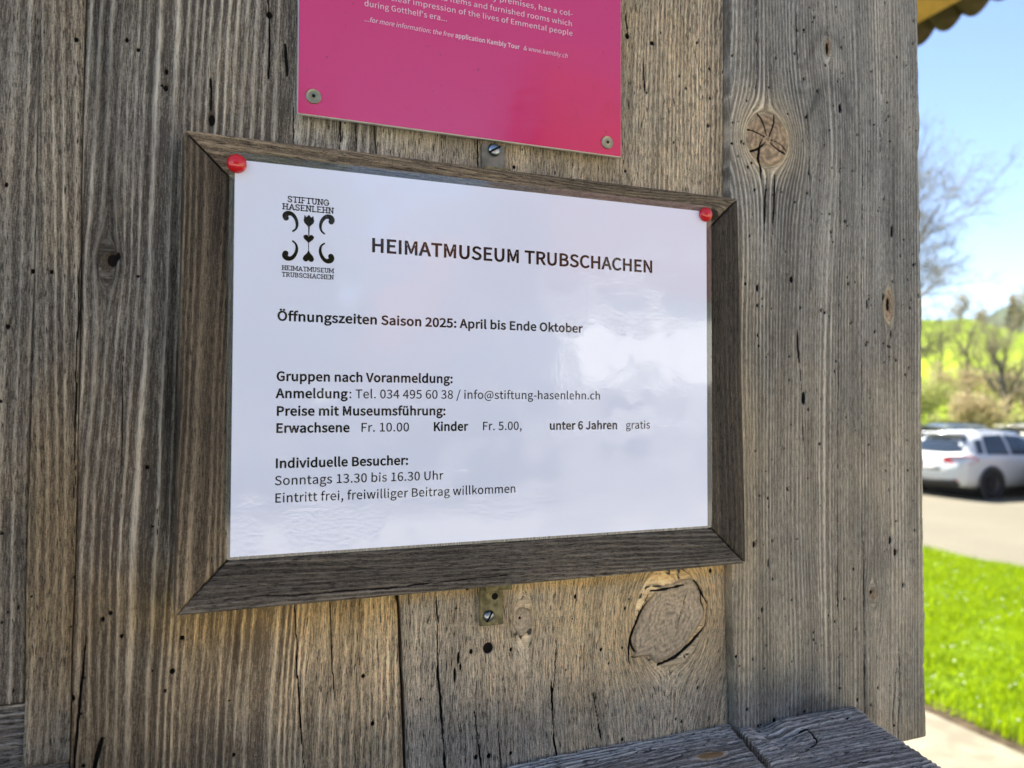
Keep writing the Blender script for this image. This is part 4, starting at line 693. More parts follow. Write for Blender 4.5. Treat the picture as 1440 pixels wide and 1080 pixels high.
fill('emblem_flower', [sh(tulip), sh(up)], lambda x, z: W(x, -.00013, z), M['ink'], emb)
fill('emblem_heart', [sh(hp)], lambda x, z: W(x, -.00015, z), M['ink'], emb)
fill('emblem_stem', [sh(stem)], lambda x, z: W(x, -.00011, z), M['ink'], emb)

# ------------------------------------------------------------------ two red pins
g = NT('red_plastic'); M['red'] = g.base((.66, .008, .010), .10, .5); g.p.inputs['Coat Weight'].default_value = .6; g.p.inputs['Coat Roughness'].default_value = .04
for (px, py, r, lab) in ((333, 229, .0051, 'red plastic pin at the corner of the white notice next to its printed emblem'),
                         (994, 301, .0049, 'red plastic pin at the notice corner nearest the plank with the pale knot')):
    u, v = wpx(px, py, -.0025); pin = empty('push_pin', W(u, 0, v), lab, 'push pin', 'red pins holding the notice')
    bm = bmesh.new(); prof = [(.9*r, -.0004), (r, .0004)]+[(r*math.cos(a), .0008+r*.78*math.sin(a)) for a in np.linspace(.08, math.pi/2, 12)]
    prof[-1] = (0, prof[-1][1]); lathe_bm(bm, prof, 36, Matrix.Translation(W(u, -.0003, v)) @ OUT); link('pin_head', bm_mesh('pin', bm), M['red'], pin)
    bm = bmesh.new(); lathe_bm(bm, [(.0006, 0), (.0005, -.008), (0, -.011)], 8, Matrix.Translation(W(u, -.0005, v)) @ OUT); link('pin_shaft', bm_mesh('shaft', bm), M['steel'], pin)

# ------------------------------------------------------------------ pink information sign
g = NT('pink_sign_face'); o_ = g.obj()
sm1 = g.noise(g.scale(o_, 22, 22, 14), 1, 5, .65); sm2 = g.noise(g.scale(o_, 70, 70, 40), 1, 5, .7)
st_ = g.math('MULTIPLY', g.ramp(sm1, .52, .75), g.ramp(sm2, .45, .7))
spk = g.noise(g.scale(o_, 420, 420, 300), 1, 2); sp_ = g.ramp(spk, .70, .74)
c_ = g.mix(g.math('MULTIPLY', st_, .9), (.66, .010, .128), (.50, .006, .055))
c_ = g.mix(g.math('MULTIPLY', sp_, .7), c_, (.10, .01, .02))
scr = g.noise(g.scale(o_, 55, 55, 240), 1, 4, .7)
g.base(c_, .55, .0); g.p.inputs['Coat Weight'].default_value = 1; g.p.inputs['Coat IOR'].default_value = 1.9
g.set(g.p, 'Coat Roughness', g.ramp(sm1, .3, .75, .06, .17))
hh = g.math('ADD', g.math('MULTIPLY', g.noise(g.scale(o_, 18, 18, 18), 1, 2), .18), g.math('MULTIPLY', scr, .05))
g.t.links.new(g.bump(hh, .0022), g.p.inputs['Coat Normal']); M['pink'] = g.m
YS = .0118
sx0, sx1, sz0 = wpx(417.8, 158, YS)[0], wpx(874, 221, YS)[0], (wpx(417.8, 159, YS)[1]+wpx(873.5, 221.5, YS)[1])/2
signo = empty('information_sign', W((sx0+sx1)/2, YS, sz0), 'crimson pink metal information sign with white print screwed to the planks above the wooden frame', 'sign')
M['alu'] = plain('aluminium_edge', (.70, .68, .62), .35, .5, .7, .05)
box('sign_back', W(sx0, YS+.0004, sz0), W(sx1, YS+.0032, sz0+298), M['alu'], signo, .0003)
box('sign_face', W(sx0+.5, YS, sz0+.5), W(sx1-.5, YS+.00038, sz0+297.5), M['pink'], signo)
M['white_ink'] = plain('white_print', (.80, .62, .68), .5, .3, 0, .05)
ts = lambda x, z: W(x, YS-.0001, z)
rl = 69.6; rr_ = 203.4
fill('body_text', text_polys([('The museum, housed in century premises, has a col-', rl, rr_, 330.9, .3, 0), ('lection of household items and furnished rooms which', rl, rr_-.3, 324.4, .3, 0),
    ('give a clear impression of the lives of Emmental people', rl, rr_, 318.2, .3, 0), ("during Gotthelf\u2019s era...", rl, 119.5, 312.0, .3, 0)], 3.3), ts, M['white_ink'], signo)
fill('web_text', text_polys([('...for more information: the free', rl, 123.4, 303.0, .0, .2), ('application Kambly Tour', 124.6, 166.6, 303.2, 6.5, 0), ('& www.kambly.ch', 169.2, 199.8, 303.2, .0, .2)], 2.75), ts, M['white_ink'], signo)
def torx(px, py):
    u, v = wpx(px, py, YS-.001); Mx = Matrix.Translation(W(u, YS, v)) @ OUT; r = .0042
    bm = bmesh.new(); lathe_bm(bm, [(r, 0), (r*1.02, .0006), (r*.93, .0013), (r*.86, .0010), (r*.52, .0013), (0, .0013)], 36, Mx)
    s_ = link('screw', bm_mesh('screw', bm), M['screw'], signo)
    bm = bmesh.new(); a_ = [(.0013 if k % 2 else .0009) for k in range(12)]; vs = [bm.verts.new(Mx @ Vector((a_[k]*math.cos(k*math.pi/6), a_[k]*math.sin(k*math.pi/6), .00137))) for k in range(12)]
    bm.faces.new(vs); link('screw_recess', bm_mesh('recess', bm), M['pit'], s_, False)
torx(441, 135); torx(854.5, 200)

# ------------------------------------------------------------------ ground
def sheet(name, pts, z, mat, kind='structure'):
    me = bpy.data.meshes.new(name); me.from_pydata([(x, y, z) for x, y in pts], [], [tuple(range(len(pts)))]); me.update()
    return tag(link(name, me, mat, None, False), kind=kind)
g = NT('pale_gravel'); o_ = g.obj(); n1 = g.noise(o_, .35, 5, .6); n2 = g.noise(o_, 24, 4, .7)
c_ = g.mix(g.ramp(n1, .3, .7), (.155, .138, .102), (.19, .17, .129)); c_ = g.mix(g.ramp(n2, .3, .75), c_, (.14, .13, .095)); M['gravel'] = g.base(c_, .95, .15, 0, g.bump(n2, .02))
ground = sheet('ground', [(-900, -900), (1600, -900), (1600, 1600), (-900, 1600)], 0, M['gravel'])
g = NT('meadow_soil'); o_ = g.obj(); n1 = g.noise(o_, .6, 5, .6); n2 = g.noise(o_, 9, 4, .7)
c_ = g.mix(g.ramp(n1, .3, .7), (.10, .17, .012), (.15, .22, .018)); c_ = g.mix(g.ramp(n2, .45, .7), c_, (.055, .085, .012)); M['lawn'] = g.base(c_, .9, .1)
rl_ = random.Random(5)
edge_f = [(10.35+(7.6-y)*.5*(1 if y < 14 else .0)+(.0 if y < 14 else -3.2)+.2*math.sin(y*.9)+.25*math.sin(y*2.3+1)+.15*rl_.uniform(-1, 1), y) for y in np.arange(26, -6.1, -.4)]
lawn = sheet('lawn', [(4.95, -6), (4.95, 26)]+edge_f[0:], .012, M['lawn'])
M['concrete'] = plain('pale_concrete', (.19, .17, .125), .95, .15, 0, .18, 5, .003)
pv = tag(box('pavement', (2.2, -6, -.2), (4.86, 26, .035), M['concrete'], None, .01), kind='structure')
M['soil'] = plain('dark_soil', (.06, .045, .028), .95, .1, 0, .4, 14)
sheet('soil_strip', [(4.861, -6), (5.12, -6), (5.12, 26), (4.861, 26)], .02, M['soil'])
M['paving'] = plain('terrace_bounce_paving', (.42, .39, .33), .95, .15, 0, .15, 5)  # out of view; made paler to bounce more light onto the planks
tr_ = tag(box('terrace', (-7, -3.2, .0), (2.19, .029, .7), M['paving'], None, .01), kind='structure')

# grass: one object of many blades, thick in the part the photograph shows
def blades(name, pts, hts, wds, rs, mat, lean=.45):
    n = len(pts); az = rs.uniform(0, 2*math.pi, n); d = np.stack([np.cos(az), np.sin(az), 0*az], -1); s = np.stack([-np.sin(az), np.cos(az), 0*az], -1)
    ln = rs.uniform(.1, 1, n)[:, None]*lean; up = np.array([0, 0, 1.])
    b = pts; m_ = b+(up*.55+d*ln*.25)*hts[:, None]; t = b+(up*(1-.25*ln)+d*ln)*hts[:, None]
    wv_ = s*wds[:, None]
    v = np.stack([b-wv_, b+wv_, m_+wv_*.8, m_-wv_*.8, t], 1).reshape(-1, 3); i = np.arange(n)[:, None]*5
    me = mesh_np(name, v, i+np.array([[0, 1, 2, 3]]), i+np.array([[3, 2, 4]]))
    at = me.attributes.new('rnd', 'FLOAT', 'POINT'); at.data.foreach_set('value', np.repeat(np.clip(.55*rs.rand(n)+.3+.5*fbm(pts[:, 0]*1.7, pts[:, 1]*1.7, 230, 3), 0, 1), 5).astype(np.float32))
    return tag(link(name, me, mat, None, False), kind='stuff')
def leafy(name, c1, c2, trans=.45, tcol=None):
    g = NT(name); a = g.t.nodes.new('ShaderNodeAttribute'); a.attribute_name = 'rnd'
    c = g.mix(a.outputs['Fac'], c1, c2); g.base(c, .55, .25)
    tl_ = g.n('BsdfTranslucent'); t2 = g.mix(a.outputs['Fac'], tuple(min(1, x*1.5) for x in (tcol or c1)), tuple(min(1, x*1.5) for x in (tcol or c2)))
    g.t.links.new(t2, tl_.inputs[0]); mx = g.n('MixShader', Fac=trans); g.t.links.new(g.p.outputs[0], mx.inputs[1]); g.t.links.new(tl_.outputs[0], mx.inputs[2]); g.t.links.new(mx.outputs[0], g.out.inputs[0])
    return g.m
M['grass'] = leafy('spring_grass', (.07, .125, .004), (.19, .275, .004), .5, (.25, .34, .004))
rs = np.random.RandomState(3)
def wedge(n, a0, a1, x0, x1):
    az = np.radians(rs.uniform(a0, a1, n)); x = np.sqrt(rs.uniform(x0**2, x1**2, n)); return np.stack([x, x/np.tan(az), np.full(n, .012)], -1)
gp = np.concatenate([wedge(78000, 47, 60, 4.98, 11.6), wedge(22000, 30, 47, 4.98, 10.3), wedge(34000, 60, 100, 4.98, 15)])
lim = np.interp(-gp[:, 1], [-p[1] for p in edge_f], [p[0] for p in edge_f]); gp = gp[gp[:, 0] < lim]
clump = .75+.5*vnoise(gp[:, 0]*2.2, gp[:, 1]*2.2, 201)
blades('grass', gp, rs.uniform(.05, .13, len(gp))*clump, rs.uniform(.002, .0045, len(gp)), rs, M['grass'], .6)
# daisies in the grass
M['petal'] = plain('daisy_petals', (.62, .61, .55), .6, .3, 0, .03)
fp = np.concatenate([wedge(90, 47, 60, 5.0, 10.0), wedge(260, 30, 100, 5.0, 10.0)]); near = wedge(25, 47, 58, 5.0, 6.4); fp = np.concatenate([fp, near])
bm = bmesh.new()
for p in fp:
    c = Vector(p)+Vector((0, 0, rs.uniform(.06, .12))); r = rs.uniform(.006, .012); n = 7; tl2 = Matrix.Rotation(rs.uniform(-.5, .5), 3, 'X')
    vs = [bm.verts.new(c+tl2 @ Vector((r*(1 if k % 2 else .75)*math.cos(2*math.pi*k/14), r*(1 if k % 2 else .75)*math.sin(2*math.pi*k/14), .0))) for k in range(14)]
    top = bm.verts.new(c+Vector((0, 0, .006)))
    for k in range(14): bm.faces.new((vs[k], vs[(k+1) % 14], top))
tag(link('daisies', bm_mesh('daisies', bm), M['petal'], None, False), kind='stuff')

# ------------------------------------------------------------------ hill and mountain
g = NT('hill_meadow'); o_ = g.obj(); n1 = g.noise(o_, .035, 5, .6); n2 = g.noise(o_, .5, 4, .7)
c_ = g.mix(g.ramp(n1, .35, .65), (.15, .215, .010), (.215, .275, .018)); c_ = g.mix(g.math('MULTIPLY', g.ramp(n2, .5, .75), .5), c_, (.12, .16, .02)); M['hill'] = g.base(c_, .95, .1)
def terrain(name, az0, az1, r0, r1, nf, na, nr, mat):
    A, Rr = np.meshgrid(np.radians(np.linspace(az0, az1, na)), np.linspace(r0, r1, nr)); X, Yy = Rr*np.sin(A), Rr*np.cos(A)
    Z = nf(np.degrees(A), Rr, X, Yy); v = np.stack([X, Yy, Z], -1).reshape(-1, 3); i = np.arange(na*nr).reshape(nr, na)
    q = np.stack([i[:-1, :-1], i[:-1, 1:], i[1:, 1:], i[1:, :-1]], -1).reshape(-1, 4)
    me = mesh_np(name, v, q[:, ::-1]); return tag(link(name, me, mat, None, True), kind='structure')
def crest(az): return np.interp(az, [-60, 10, 40, 50, 52.5, 54.0, 56, 60, 75], [9, 15, 14.2, 13.4, 13.2, 11.6, 10.6, 9.5, 6])
def hillz(A, Rr, X, Yy):
    t = sstep(36, 112, Rr)**1.0; b = sstep(112, 190, Rr)
    return -.02+crest(A)*(t*.86+.14*np.clip((Rr-36)/76, 0, 1))*(1-.85*b)+.5*t*vnoise(X/9, Yy/9, 210)
hill = terrain('hill', -80, 100, 36, 200, hillz, 216, 70, M['hill'])
g = NT('wooded_mountain'); o_ = g.obj(); n1 = g.noise(o_, .02, 5, .65); M['mount'] = g.base(g.mix(g.ramp(n1, .35, .65), (.035, .055, .035), (.07, .09, .05)), 1, .0)
def mz(A, Rr, X, Yy):
    cr_ = np.interp(A, [20, 45, 51.8, 52.7, 53.6, 54.5, 57, 60, 66, 80], [70, 85, 62, 88, 108, 115, 122, 132, 150, 120])
    return -1+cr_*sstep(650, 1000, Rr)*(1-sstep(1000, 1400, Rr))+9*sstep(650, 1000, Rr)*fbm(X/70, Yy/70, 220, 4)
terrain('mountain', -70, 105, 640, 1400, mz, 360, 60, M['mount'])

# ------------------------------------------------------------------ trees
def tubes(segs, n):
    S = np.array([[*a, *b, r, q] for a, b, r, q in segs]); A, Bb = S[:, :3], S[:, 3:6]; d = Bb-A; d /= np.linalg.norm(d, axis=1, keepdims=True)+1e-9
    ref = np.where(np.abs(d[:, 2:3]) > .9, [[1., 0, 0]], [[0, 0, 1.]]); u = np.cross(d, ref); u /= np.linalg.norm(u, axis=1, keepdims=True); v = np.cross(d, u)
    an = np.arange(n)*2*math.pi/n; ring = u[:, None]*np.cos(an)[None, :, None]+v[:, None]*np.sin(an)[None, :, None]
    V = np.concatenate([A[:, None]+ring*S[:, 6, None, None], Bb[:, None]+ring*S[:, 7, None, None]], 1).reshape(-1, 3)
    i = np.arange(len(S))[:, None, None]*2*n; k = np.arange(n); q = np.stack([k, (k+1) % n, (k+1) % n+n, k+n], -1)[None]
    return V, (i+q).reshape(-1, 4)
def skeleton(base, h, spread, rnd, levels, kids, trunk_r, first=.3, up=.35, fork=1):
    segs = [[] for _ in range(levels+1)]
    def grow(p, d, L, r, lev):
        n = 4 if lev < 2 else 3; pts = [p]; q = p.copy(); dd = d.copy()
        for k in range(n):
            dd = dd+rnd.normal(0, .10+.04*lev, 3)+np.array([0, 0, up*.12*(lev > 0)]); dd /= np.linalg.norm(dd); q = q+dd*L/n; pts.append(q)
            r0, r1 = r*(1-.55*k/n), r*(1-.55*(k+1)/n)
            segs[lev].append((pts[k], q, r0, r1))
        if lev == levels: return
        nk = kids[lev]
        for k in range(nk):
            t = first+(1-first)*(k+rnd.uniform(.2, .9))/nk if lev == 0 else rnd.uniform(.2, 1.0)
            a = min(int(t*n), n-1); f = t*n-a; pp = pts[a]*(1-f)+pts[a+1]*f
            az = 2.4*k+rnd.uniform(0, 1.2); lat = np.array([math.cos(az), math.sin(az), 0])
            if lev: lat = lat-dd*np.dot(lat, dd); lat /= np.linalg.norm(lat)+1e-9
            mixv = rnd.uniform(.55, 1.0)*spread; nd = dd*1.0+lat*mixv+np.array([0, 0, up]); nd /= np.linalg.norm(nd)
            ll = L*rnd.uniform(.42, .62)*(1.15 if lev == 0 else 1)
            grow(pp, nd, ll, max(r*(1-.5*t)*.5, .006), lev+1)
    grow(np.array(base, float), np.array([rnd.normal(0, .05), rnd.normal(0, .05), 1.]), h*.62, trunk_r, 0)
    return segs
M['bark'] = plain('grey_bark', (.16, .135, .11), .95, .1, 0, .25, 4)
M['twig'] = plain('grey_brown_twigs', (.23, .21, .145), .9, .1, 0, .2, 4)
M['bud'] = leafy('budding_leaves', (.16, .13, .05), (.24, .20, .07), .35)
M['olive'] = leafy('first_olive_leaves', (.22, .24, .07), (.34, .35, .11), .4)
M['tanleaf'] = leafy('tan_shrub_leaves', (.32, .25, .14), (.42, .34, .20), .3)
M['needle'] = leafy('dark_needles', (.03, .05, .025), (.06, .08, .035), .15)
def leaves(pts, size, rs, name):
    n = len(pts); a = rs.normal(0, 1, (n, 3)); a /= np.linalg.norm(a, axis=1, keepdims=True); b = np.cross(a, rs.normal(0, 1, (n, 3))); b /= np.linalg.norm(b, axis=1, keepdims=True)
    s = (size*rs.uniform(.6, 1.3, n))[:, None]; v = np.stack([pts-a*s, pts+b*s*.5, pts+a*s, pts-b*s*.5], 1).reshape(-1, 3)
    me = mesh_np(name, v, np.arange(n)[:, None]*4+np.array([[0, 1, 2, 3]])); at = me.attributes.new('rnd', 'FLOAT', 'POINT'); at.data.foreach_set('value', np.repeat(rs.rand(n), 4).astype(np.float32)); return me
def bare_tree(name, base, h, spread, seed, label, levels=4, kids=(9, 6, 5, 4), r=.22, group=None, bud=None, budn=0, up=.35, first=.3, buds=.06, twig=None):
    rnd = np.random.RandomState(seed); t = empty(name, tuple(base), label, 'tree', group)
    sg = skeleton(base, h, spread, rnd, levels, kids, r, first, up)
    V, Q = tubes(sg[0]+sg[1], 7); link('trunk', mesh_np('trunk', V, Q), M['bark'], t)
    fine = sum(sg[2:], []); V, Q = tubes(fine, 3); c = link('crown', mesh_np('crown', V, Q), twig or M['twig'], t)
    if bud:
        E = np.array([s[1] for s in sg[-1]]); p = E[rnd.randint(0, len(E), budn)]+rnd.normal(0, h*.012, (budn, 3)); link('leaves', leaves(p, buds, rnd, 'buds'), bud, c)
    return t
def ground_at(px, depth):          # foot of something standing at a depth, on the hill or the flat
    p = dpx(px, 567, depth); A = math.degrees(math.atan2(p[0], p[1])); r = math.hypot(p[0], p[1])
    z = float(hillz(np.array([A]), np.array([r]), np.array([p[0]]), np.array([p[1]]))[0]) if r > 36 else 0.0
    return (p[0], p[1], max(z-.05, 0))
bare_tree('bare_tree', ground_at(1226, 27), 11.2, .85, 12, 'tall leafless tree whose fan of fine branches fills the sky beside the corner plank', 5, (15, 9, 6, 5, 3), .26, None, M['bud'], 6000, .16, .14, .03)
bare_tree('bare_tree', ground_at(1362, 47), 5.9, .8, 15, 'leafless forked tree in the bushes before the green hill, above the white car', 4, (8, 6, 5, 4), .17, 'leafless trees at the foot of the hill', M['tanleaf'], 900, .45, .12, .04)
bare_tree('bare_tree', ground_at(1420, 40), 6.3, .8, 18, 'dark leafless tree with a thick trunk among the bushes, below the distant mountain', 4, (8, 6, 5, 4), .24, 'leafless trees at the foot of the hill', M['tanleaf'], 900, .45, .2, .04)
bare_tree('bare_tree', ground_at(1318, 52), 5.6, .8, 21, 'small leafless tree in the bushes next to the corner plank', 4, (8, 6, 5, 3), .10, 'leafless trees at the foot of the hill', M['tanleaf'], 500, .4, .2, .04)
bare_tree('bare_tree', ground_at(1395, 56), 5.5, .9, 22, 'slender leafless tree between the forked tree and the dark thick one', 4, (8, 6, 5, 3), .10, 'leafless trees at the foot of the hill', M['tanleaf'], 500, .4, .2, .04)
for px, dp, h, sd, lab in ((1352, 100, 4.0, 31, 'bare tree on the green hill crest nearest the fan of branches'), (1384, 102, 3.0, 32, 'low bare tree on the hill crest in front of the blue mountain'),
                       (1436, 84, 4.8, 33, 'tallest bare tree on the hill crest beside the dark conifer'), (1462, 90, 6.0, 35, 'bare tree on the crest just beyond the edge of the photo')):
    bare_tree('bare_tree', ground_at(px, dp), h, .8, sd, lab, 4, (11, 7, 5, 3), .12, 'bare trees along the hill crest', M['tanleaf'], 1500, .25, .05, .09)
# conifer on the crest
cf = empty('conifer', ground_at(1426, 88), 'small dark conifer on the hill crest under the blue mountain', 'tree')
b0 = np.array(ground_at(1426, 88)); rnd = np.random.RandomState(4); V, Q = tubes([(b0, b0+[0, 0, 4.4], .14, .02)], 7); link('trunk', mesh_np('trunk', V, Q), M['bark'], cf)
hh = rnd.beta(1.2, 1.8, 5000)*4.1+.4; rr2 = (4.6-hh)*.30*np.sqrt(rnd.rand(5000))*(.7+.3*np.sin(hh*9)); aa = rnd.uniform(0, 6.28, 5000)
link('crown', leaves(b0+np.stack([rr2*np.cos(aa), rr2*np.sin(aa), hh], -1), .12, rnd, 'crown'), M['needle'], cf)
# bushes along the foot of the hill
def bush(px, depth, wdt, h, seed, mat, label, n=2600, sz=.09):
    b = np.array(ground_at(px, depth)); rnd = np.random.RandomState(seed); t = empty('shrub', tuple(b), label, 'shrub', 'shrubs along the foot of the hill')
    sg = []; tips = []
    for k in range(16):
        a = rnd.uniform(0, 6.28); tip = b+np.array([math.cos(a)*wdt*.5*rnd.uniform(.2, 1), math.sin(a)*wdt*.5*rnd.uniform(.2, 1), h*rnd.uniform(.55, 1)]); mid = b*.45+tip*.55+np.array([0, 0, .12*h])
        sg += [(b+rnd.normal(0, .08, 3)*[1, 1, 0], mid, .03, .02), (mid, tip, .02, .006)]; tips.append((mid, tip))
        for j in range(5):
            f = rnd.uniform(.3, 1); q = mid*(1-f)+tip*f; e = q+rnd.normal(0, .16*h, 3); sg.append((q, e, .01, .004)); tips.append((q, e))
    V, Q = tubes(sg, 3); link('stems', mesh_np('stems', V, Q), M['twig'], t)
    T = np.array([(a, c) for a, c in tips]); i = rnd.randint(0, len(T), n); f = rnd.uniform(.1, 1.1, n)[:, None]; p = T[i, 0]*(1-f)+T[i, 1]*f+rnd.normal(0, .10*h, (n, 3)); p[:, 2] = np.maximum(p[:, 2], b[2]+.05)
    link('foliage', leaves(p, sz, rnd, 'foliage'), mat, t)
BU = [(1309, 44, 3.2, 2.0, 'olive', 'brown twiggy shrub at the foot of the hill, nearest the corner plank'), (1331, 37, 2.2, 1.2, 'olive', 'olive green low shrub above the roof of the white car'),
      (1350, 46, 3.6, 2.6, 'tanleaf', 'wide grey brown shrub under the forked leafless tree'), (1378, 36, 2.6, 2.4, 'tanleaf', 'sandy tan shrub above the side window of the white car'),
      (1398, 39, 2.4, 1.2, 'olive', 'yellowish green shrub left of the thick dark trunk'), (1415, 44, 3.4, 2.9, 'tanleaf', 'tall brown shrub behind the thick dark trunk'),
      (1437, 37, 2.4, 1.3, 'olive', 'yellowish green shrub right of the thick dark trunk'), (1290, 42, 3.6, 2.6, 'olive', 'olive shrub half hidden behind the corner plank'), (1462, 40, 3.5, 2.6, 'tanleaf', 'brown shrub beyond the edge of the photo')]
for k, (px, dp, wd, h, mt, lab) in enumerate(BU): bush(px, dp, wd, h, 50+k, M[mt], lab)

# ------------------------------------------------------------------ cars
g = NT('dark_car_glass'); M['glass'] = g.base((.025, .035, .05), .05, .6)
M['tyre'] = plain('tyre_rubber', (.018, .018, .02), .85, .3); M['rim'] = plain('dark_alloy', (.05, .052, .058), .35, .5, .6, .05)
M['clad'] = plain('black_cladding', (.03, .03, .032), .6, .4); M['tail'] = plain('red_tail_lamp', (.55, .012, .03), .15, .6, 0, .05); M['chrome'] = plain('chrome_trim', (.65, .66, .68), .15, .5, 1, .02)
def paint(name, c):
    g = NT(name); g.base(c, .35, .5); g.p.inputs['Coat Weight'].default_value = 1; g.p.inputs['Coat Roughness'].default_value = .05; return g.m
ST = np.array([  # x, sill z, belt z, roof z, half-width low, belt, roof
 [0.00, .46, .78, .86, .60, .70, .62], [.06, .36, .93, 1.00, .80, .84, .70], [.16, .30, 1.00, 1.10, .87, .89, .70], [.36, .27, 1.04, 1.42, .89, .91, .64], [.58, .25, 1.04, 1.57, .90, .92, .60], [1.0, .24, 1.03, 1.63, .91, .92, .60],
 [1.7, .23, 1.01, 1.65, .91, .92, .61], [2.3, .23, .99, 1.60, .91, .92, .60], [2.75, .23, .98, 1.43, .91, .91, .60], [3.1, .23, .97, 1.17, .91, .90, .62], [3.3, .23, .96, 1.03, .91, .89, .66], [3.8, .24, .92, .97, .90, .86, .60], [4.2, .27, .84, .88, .85, .78, .5], [4.42, .33, .68, .72, .70, .60, .42], [4.48, .44, .58, .62, .5, .45, .35]])
def section(x, k=1.0):
    p = [np.interp(x, ST[:, 0], ST[:, i]) for i in range(1, 7)]; z0, zb, zr, w0, wb, wr = p
    r = [(0, z0), (w0*.86, z0), (w0, z0+.10), (w0+.012, z0+.6*(zb-z0)*.6), (wb+.008, zb-.12), (wb, zb), (wb-.035, zb+.03)]
    for t in (.35, .7, .92): r.append((wb-.035+(wr-wb+.035)*t+.02*math.sin(t*math.pi), zb+.03+(zr-zb-.06)*t))
    r += [(wr*.86, zr-.012), (wr*.5, zr+.012), (0, zr+.02)]
    return r
def car(name, wheel, heading, col_mat, label, group='cars parked on the gravel', anchor='rear_right'):
    a = math.radians(heading); fwd = np.array([math.sin(a), math.cos(a)]); rgt = np.array([math.cos(a), -math.sin(a)])
    org = np.array(wheel[:2])-fwd*.92-rgt*.80
    t = empty(name, (org[0], org[1], 0), label, 'car', group, math.atan2(fwd[1], fwd[0]))
    def put(nm, bm_or_me, mat, par, smooth=True):
        me = bm_or_me if isinstance(bm_or_me, bpy.types.Mesh) else bm_mesh(nm, bm_or_me)
        o = bpy.data.objects.new(nm, me); col.objects.link(o); me.materials.append(mat); o.parent = par
        if smooth: me.polygons.foreach_set('use_smooth', np.ones(len(me.polygons), bool))
        return o
    xs = sorted(set(list(ST[:, 0])+list(np.arange(.2, 4.4, .12)))); rings = []
    for x in xs:
        s = section(x); rings.append([(x, -y, z) for y, z in s]+[(x, y, z) for y, z in s[::-1][1:-1]])
    n = len(rings[0]); V = np.array(rings).reshape(-1, 3); i = np.arange(len(xs)*n).reshape(len(xs), n); j = np.roll(i, -1, 1)
    q = np.stack([i[:-1], j[:-1], j[1:], i[1:]], -1).reshape(-1, 4)
    me = mesh_np('body', V, q); bm = bmesh.new(); bm.from_mesh(me); bm.verts.ensure_lookup_table()
    bm.faces.new([bm.verts[k] for k in i[0]]); bm.faces.new([bm.verts[k] for k in i[-1]]); bmesh.ops.recalc_face_normals(bm, faces=bm.faces); bm.to_mesh(me); bm.free()
    body = put('body', me, col_mat, t)
    def patch(nm, xa, xb, lo, hi, side, mat, off=.008, par=None, m_=14, slant=(0, 0)):
        vs = []
        for u in np.linspace(0, 1, m_):
            row = []
            for v in np.linspace(0, 1, 6):
                x = xa+slant[0]*v+(xb+slant[1]*v-xa-slant[0]*v)*u; s = section(x)[5:11]; k = lo+(hi-lo)*v; f = k*(len(s)-1); b = min(int(f), len(s)-2); f -= b
                y = s[b][0]*(1-f)+s[b+1][0]*f+off; z = s[b][1]*(1-f)+s[b+1][1]*f; row.append((x, -side*y, z))
            vs.append(row)
        Vv = np.array(vs).reshape(-1, 3); ii = np.arange(len(Vv)).reshape(m_, 6); qq = np.stack([ii[:-1, :-1], ii[:-1, 1:], ii[1:, 1:], ii[1:, :-1]], -1).reshape(-1, 4)
        return put(nm, mesh_np(nm, Vv, qq), mat, par or t)
    for sd in (1, -1):
        for xa, xb, sl in ((.82, 1.62, (.16, 0)), (1.70, 2.70, (0, -.22))):
            patch('side_window', xa, xb, .22, .86, sd, M['glass'], slant=sl)
        patch('quarter_window', .52, .74, .24, .62, sd, M['glass'], slant=(.10, .10), m_=6)
    # rear window and windscreen follow the shell
    def cross(nm, pts, wfun, mat, off, par=None):
        vs = []
        for x, z in pts:
            for f in np.linspace(-1, 1, 11): vs.append((x+off*(-1 if x < 2 else 1)+.07*abs(f)**2.5*(1 if x < 2 else -1.4), f*wfun(z), z+.012))
        m_ = len(pts); ii = np.arange(m_*11).reshape(m_, 11); qq = np.stack([ii[:-1, :-1], ii[:-1, 1:], ii[1:, 1:], ii[1:, :-1]], -1).reshape(-1, 4)
        return put(nm, mesh_np(nm, np.array(vs), qq), mat, par or t)
    cross('rear_window', [(.17, 1.13), (.25, 1.25), (.34, 1.38), (.44, 1.47)], lambda z: .72-.22*(z-1.1), M['glass'], .03)
    cross('windscreen', [(3.24, 1.06), (3.08, 1.19), (2.86, 1.36), (2.70, 1.46)], lambda z: .70-.22*(z-1.0), M['glass'], .02)
    bm = bmesh.new(); box_bm(bm, (.30, -.56, 1.555), (.58, .56, 1.60), .02); put('roof_spoiler', bm, col_mat, t)
    for sd in (1, -1):
        bm = bmesh.new(); vs = [bm.verts.new(p) for p in ((-.01, sd*.34, .91), (.02, sd*.72, .84), (.16, sd*.92, .84), (.50, sd*.94, .95), (.30, sd*.935, 1.04), (.13, sd*.875, 1.07), (.01, sd*.70, 1.06), (.0, sd*.38, 1.01))]
        f = bm.faces.new(vs); r = bmesh.ops.extrude_face_region(bm, geom=[f])
        for v in r['geom']:
            if isinstance(v, bmesh.types.BMVert): v.co += Vector((.10, -sd*.05, 0))
        bmesh.ops.recalc_face_normals(bm, faces=bm.faces); put('tail_light', bm, M['tail'], t, False)
        bm = bmesh.new(); box_bm(bm, (2.62, min(sd*.93, sd*1.09), .98), (2.82, max(sd*.93, sd*1.09), 1.12), .03); put('wing_mirror', bm, col_mat, t)
        bm = bmesh.new(); box_bm(bm, (.9, sd*.50-.02, 1.655), (2.3, sd*.50+.02, 1.69), .01); put('roof_rail', bm, M['clad'], t)
        bm = bmesh.new(); box_bm(bm, (.02, sd*.62-.09, .44), (.08, sd*.62+.09, .50), .01); put('reflector', bm, M['tail'], t)
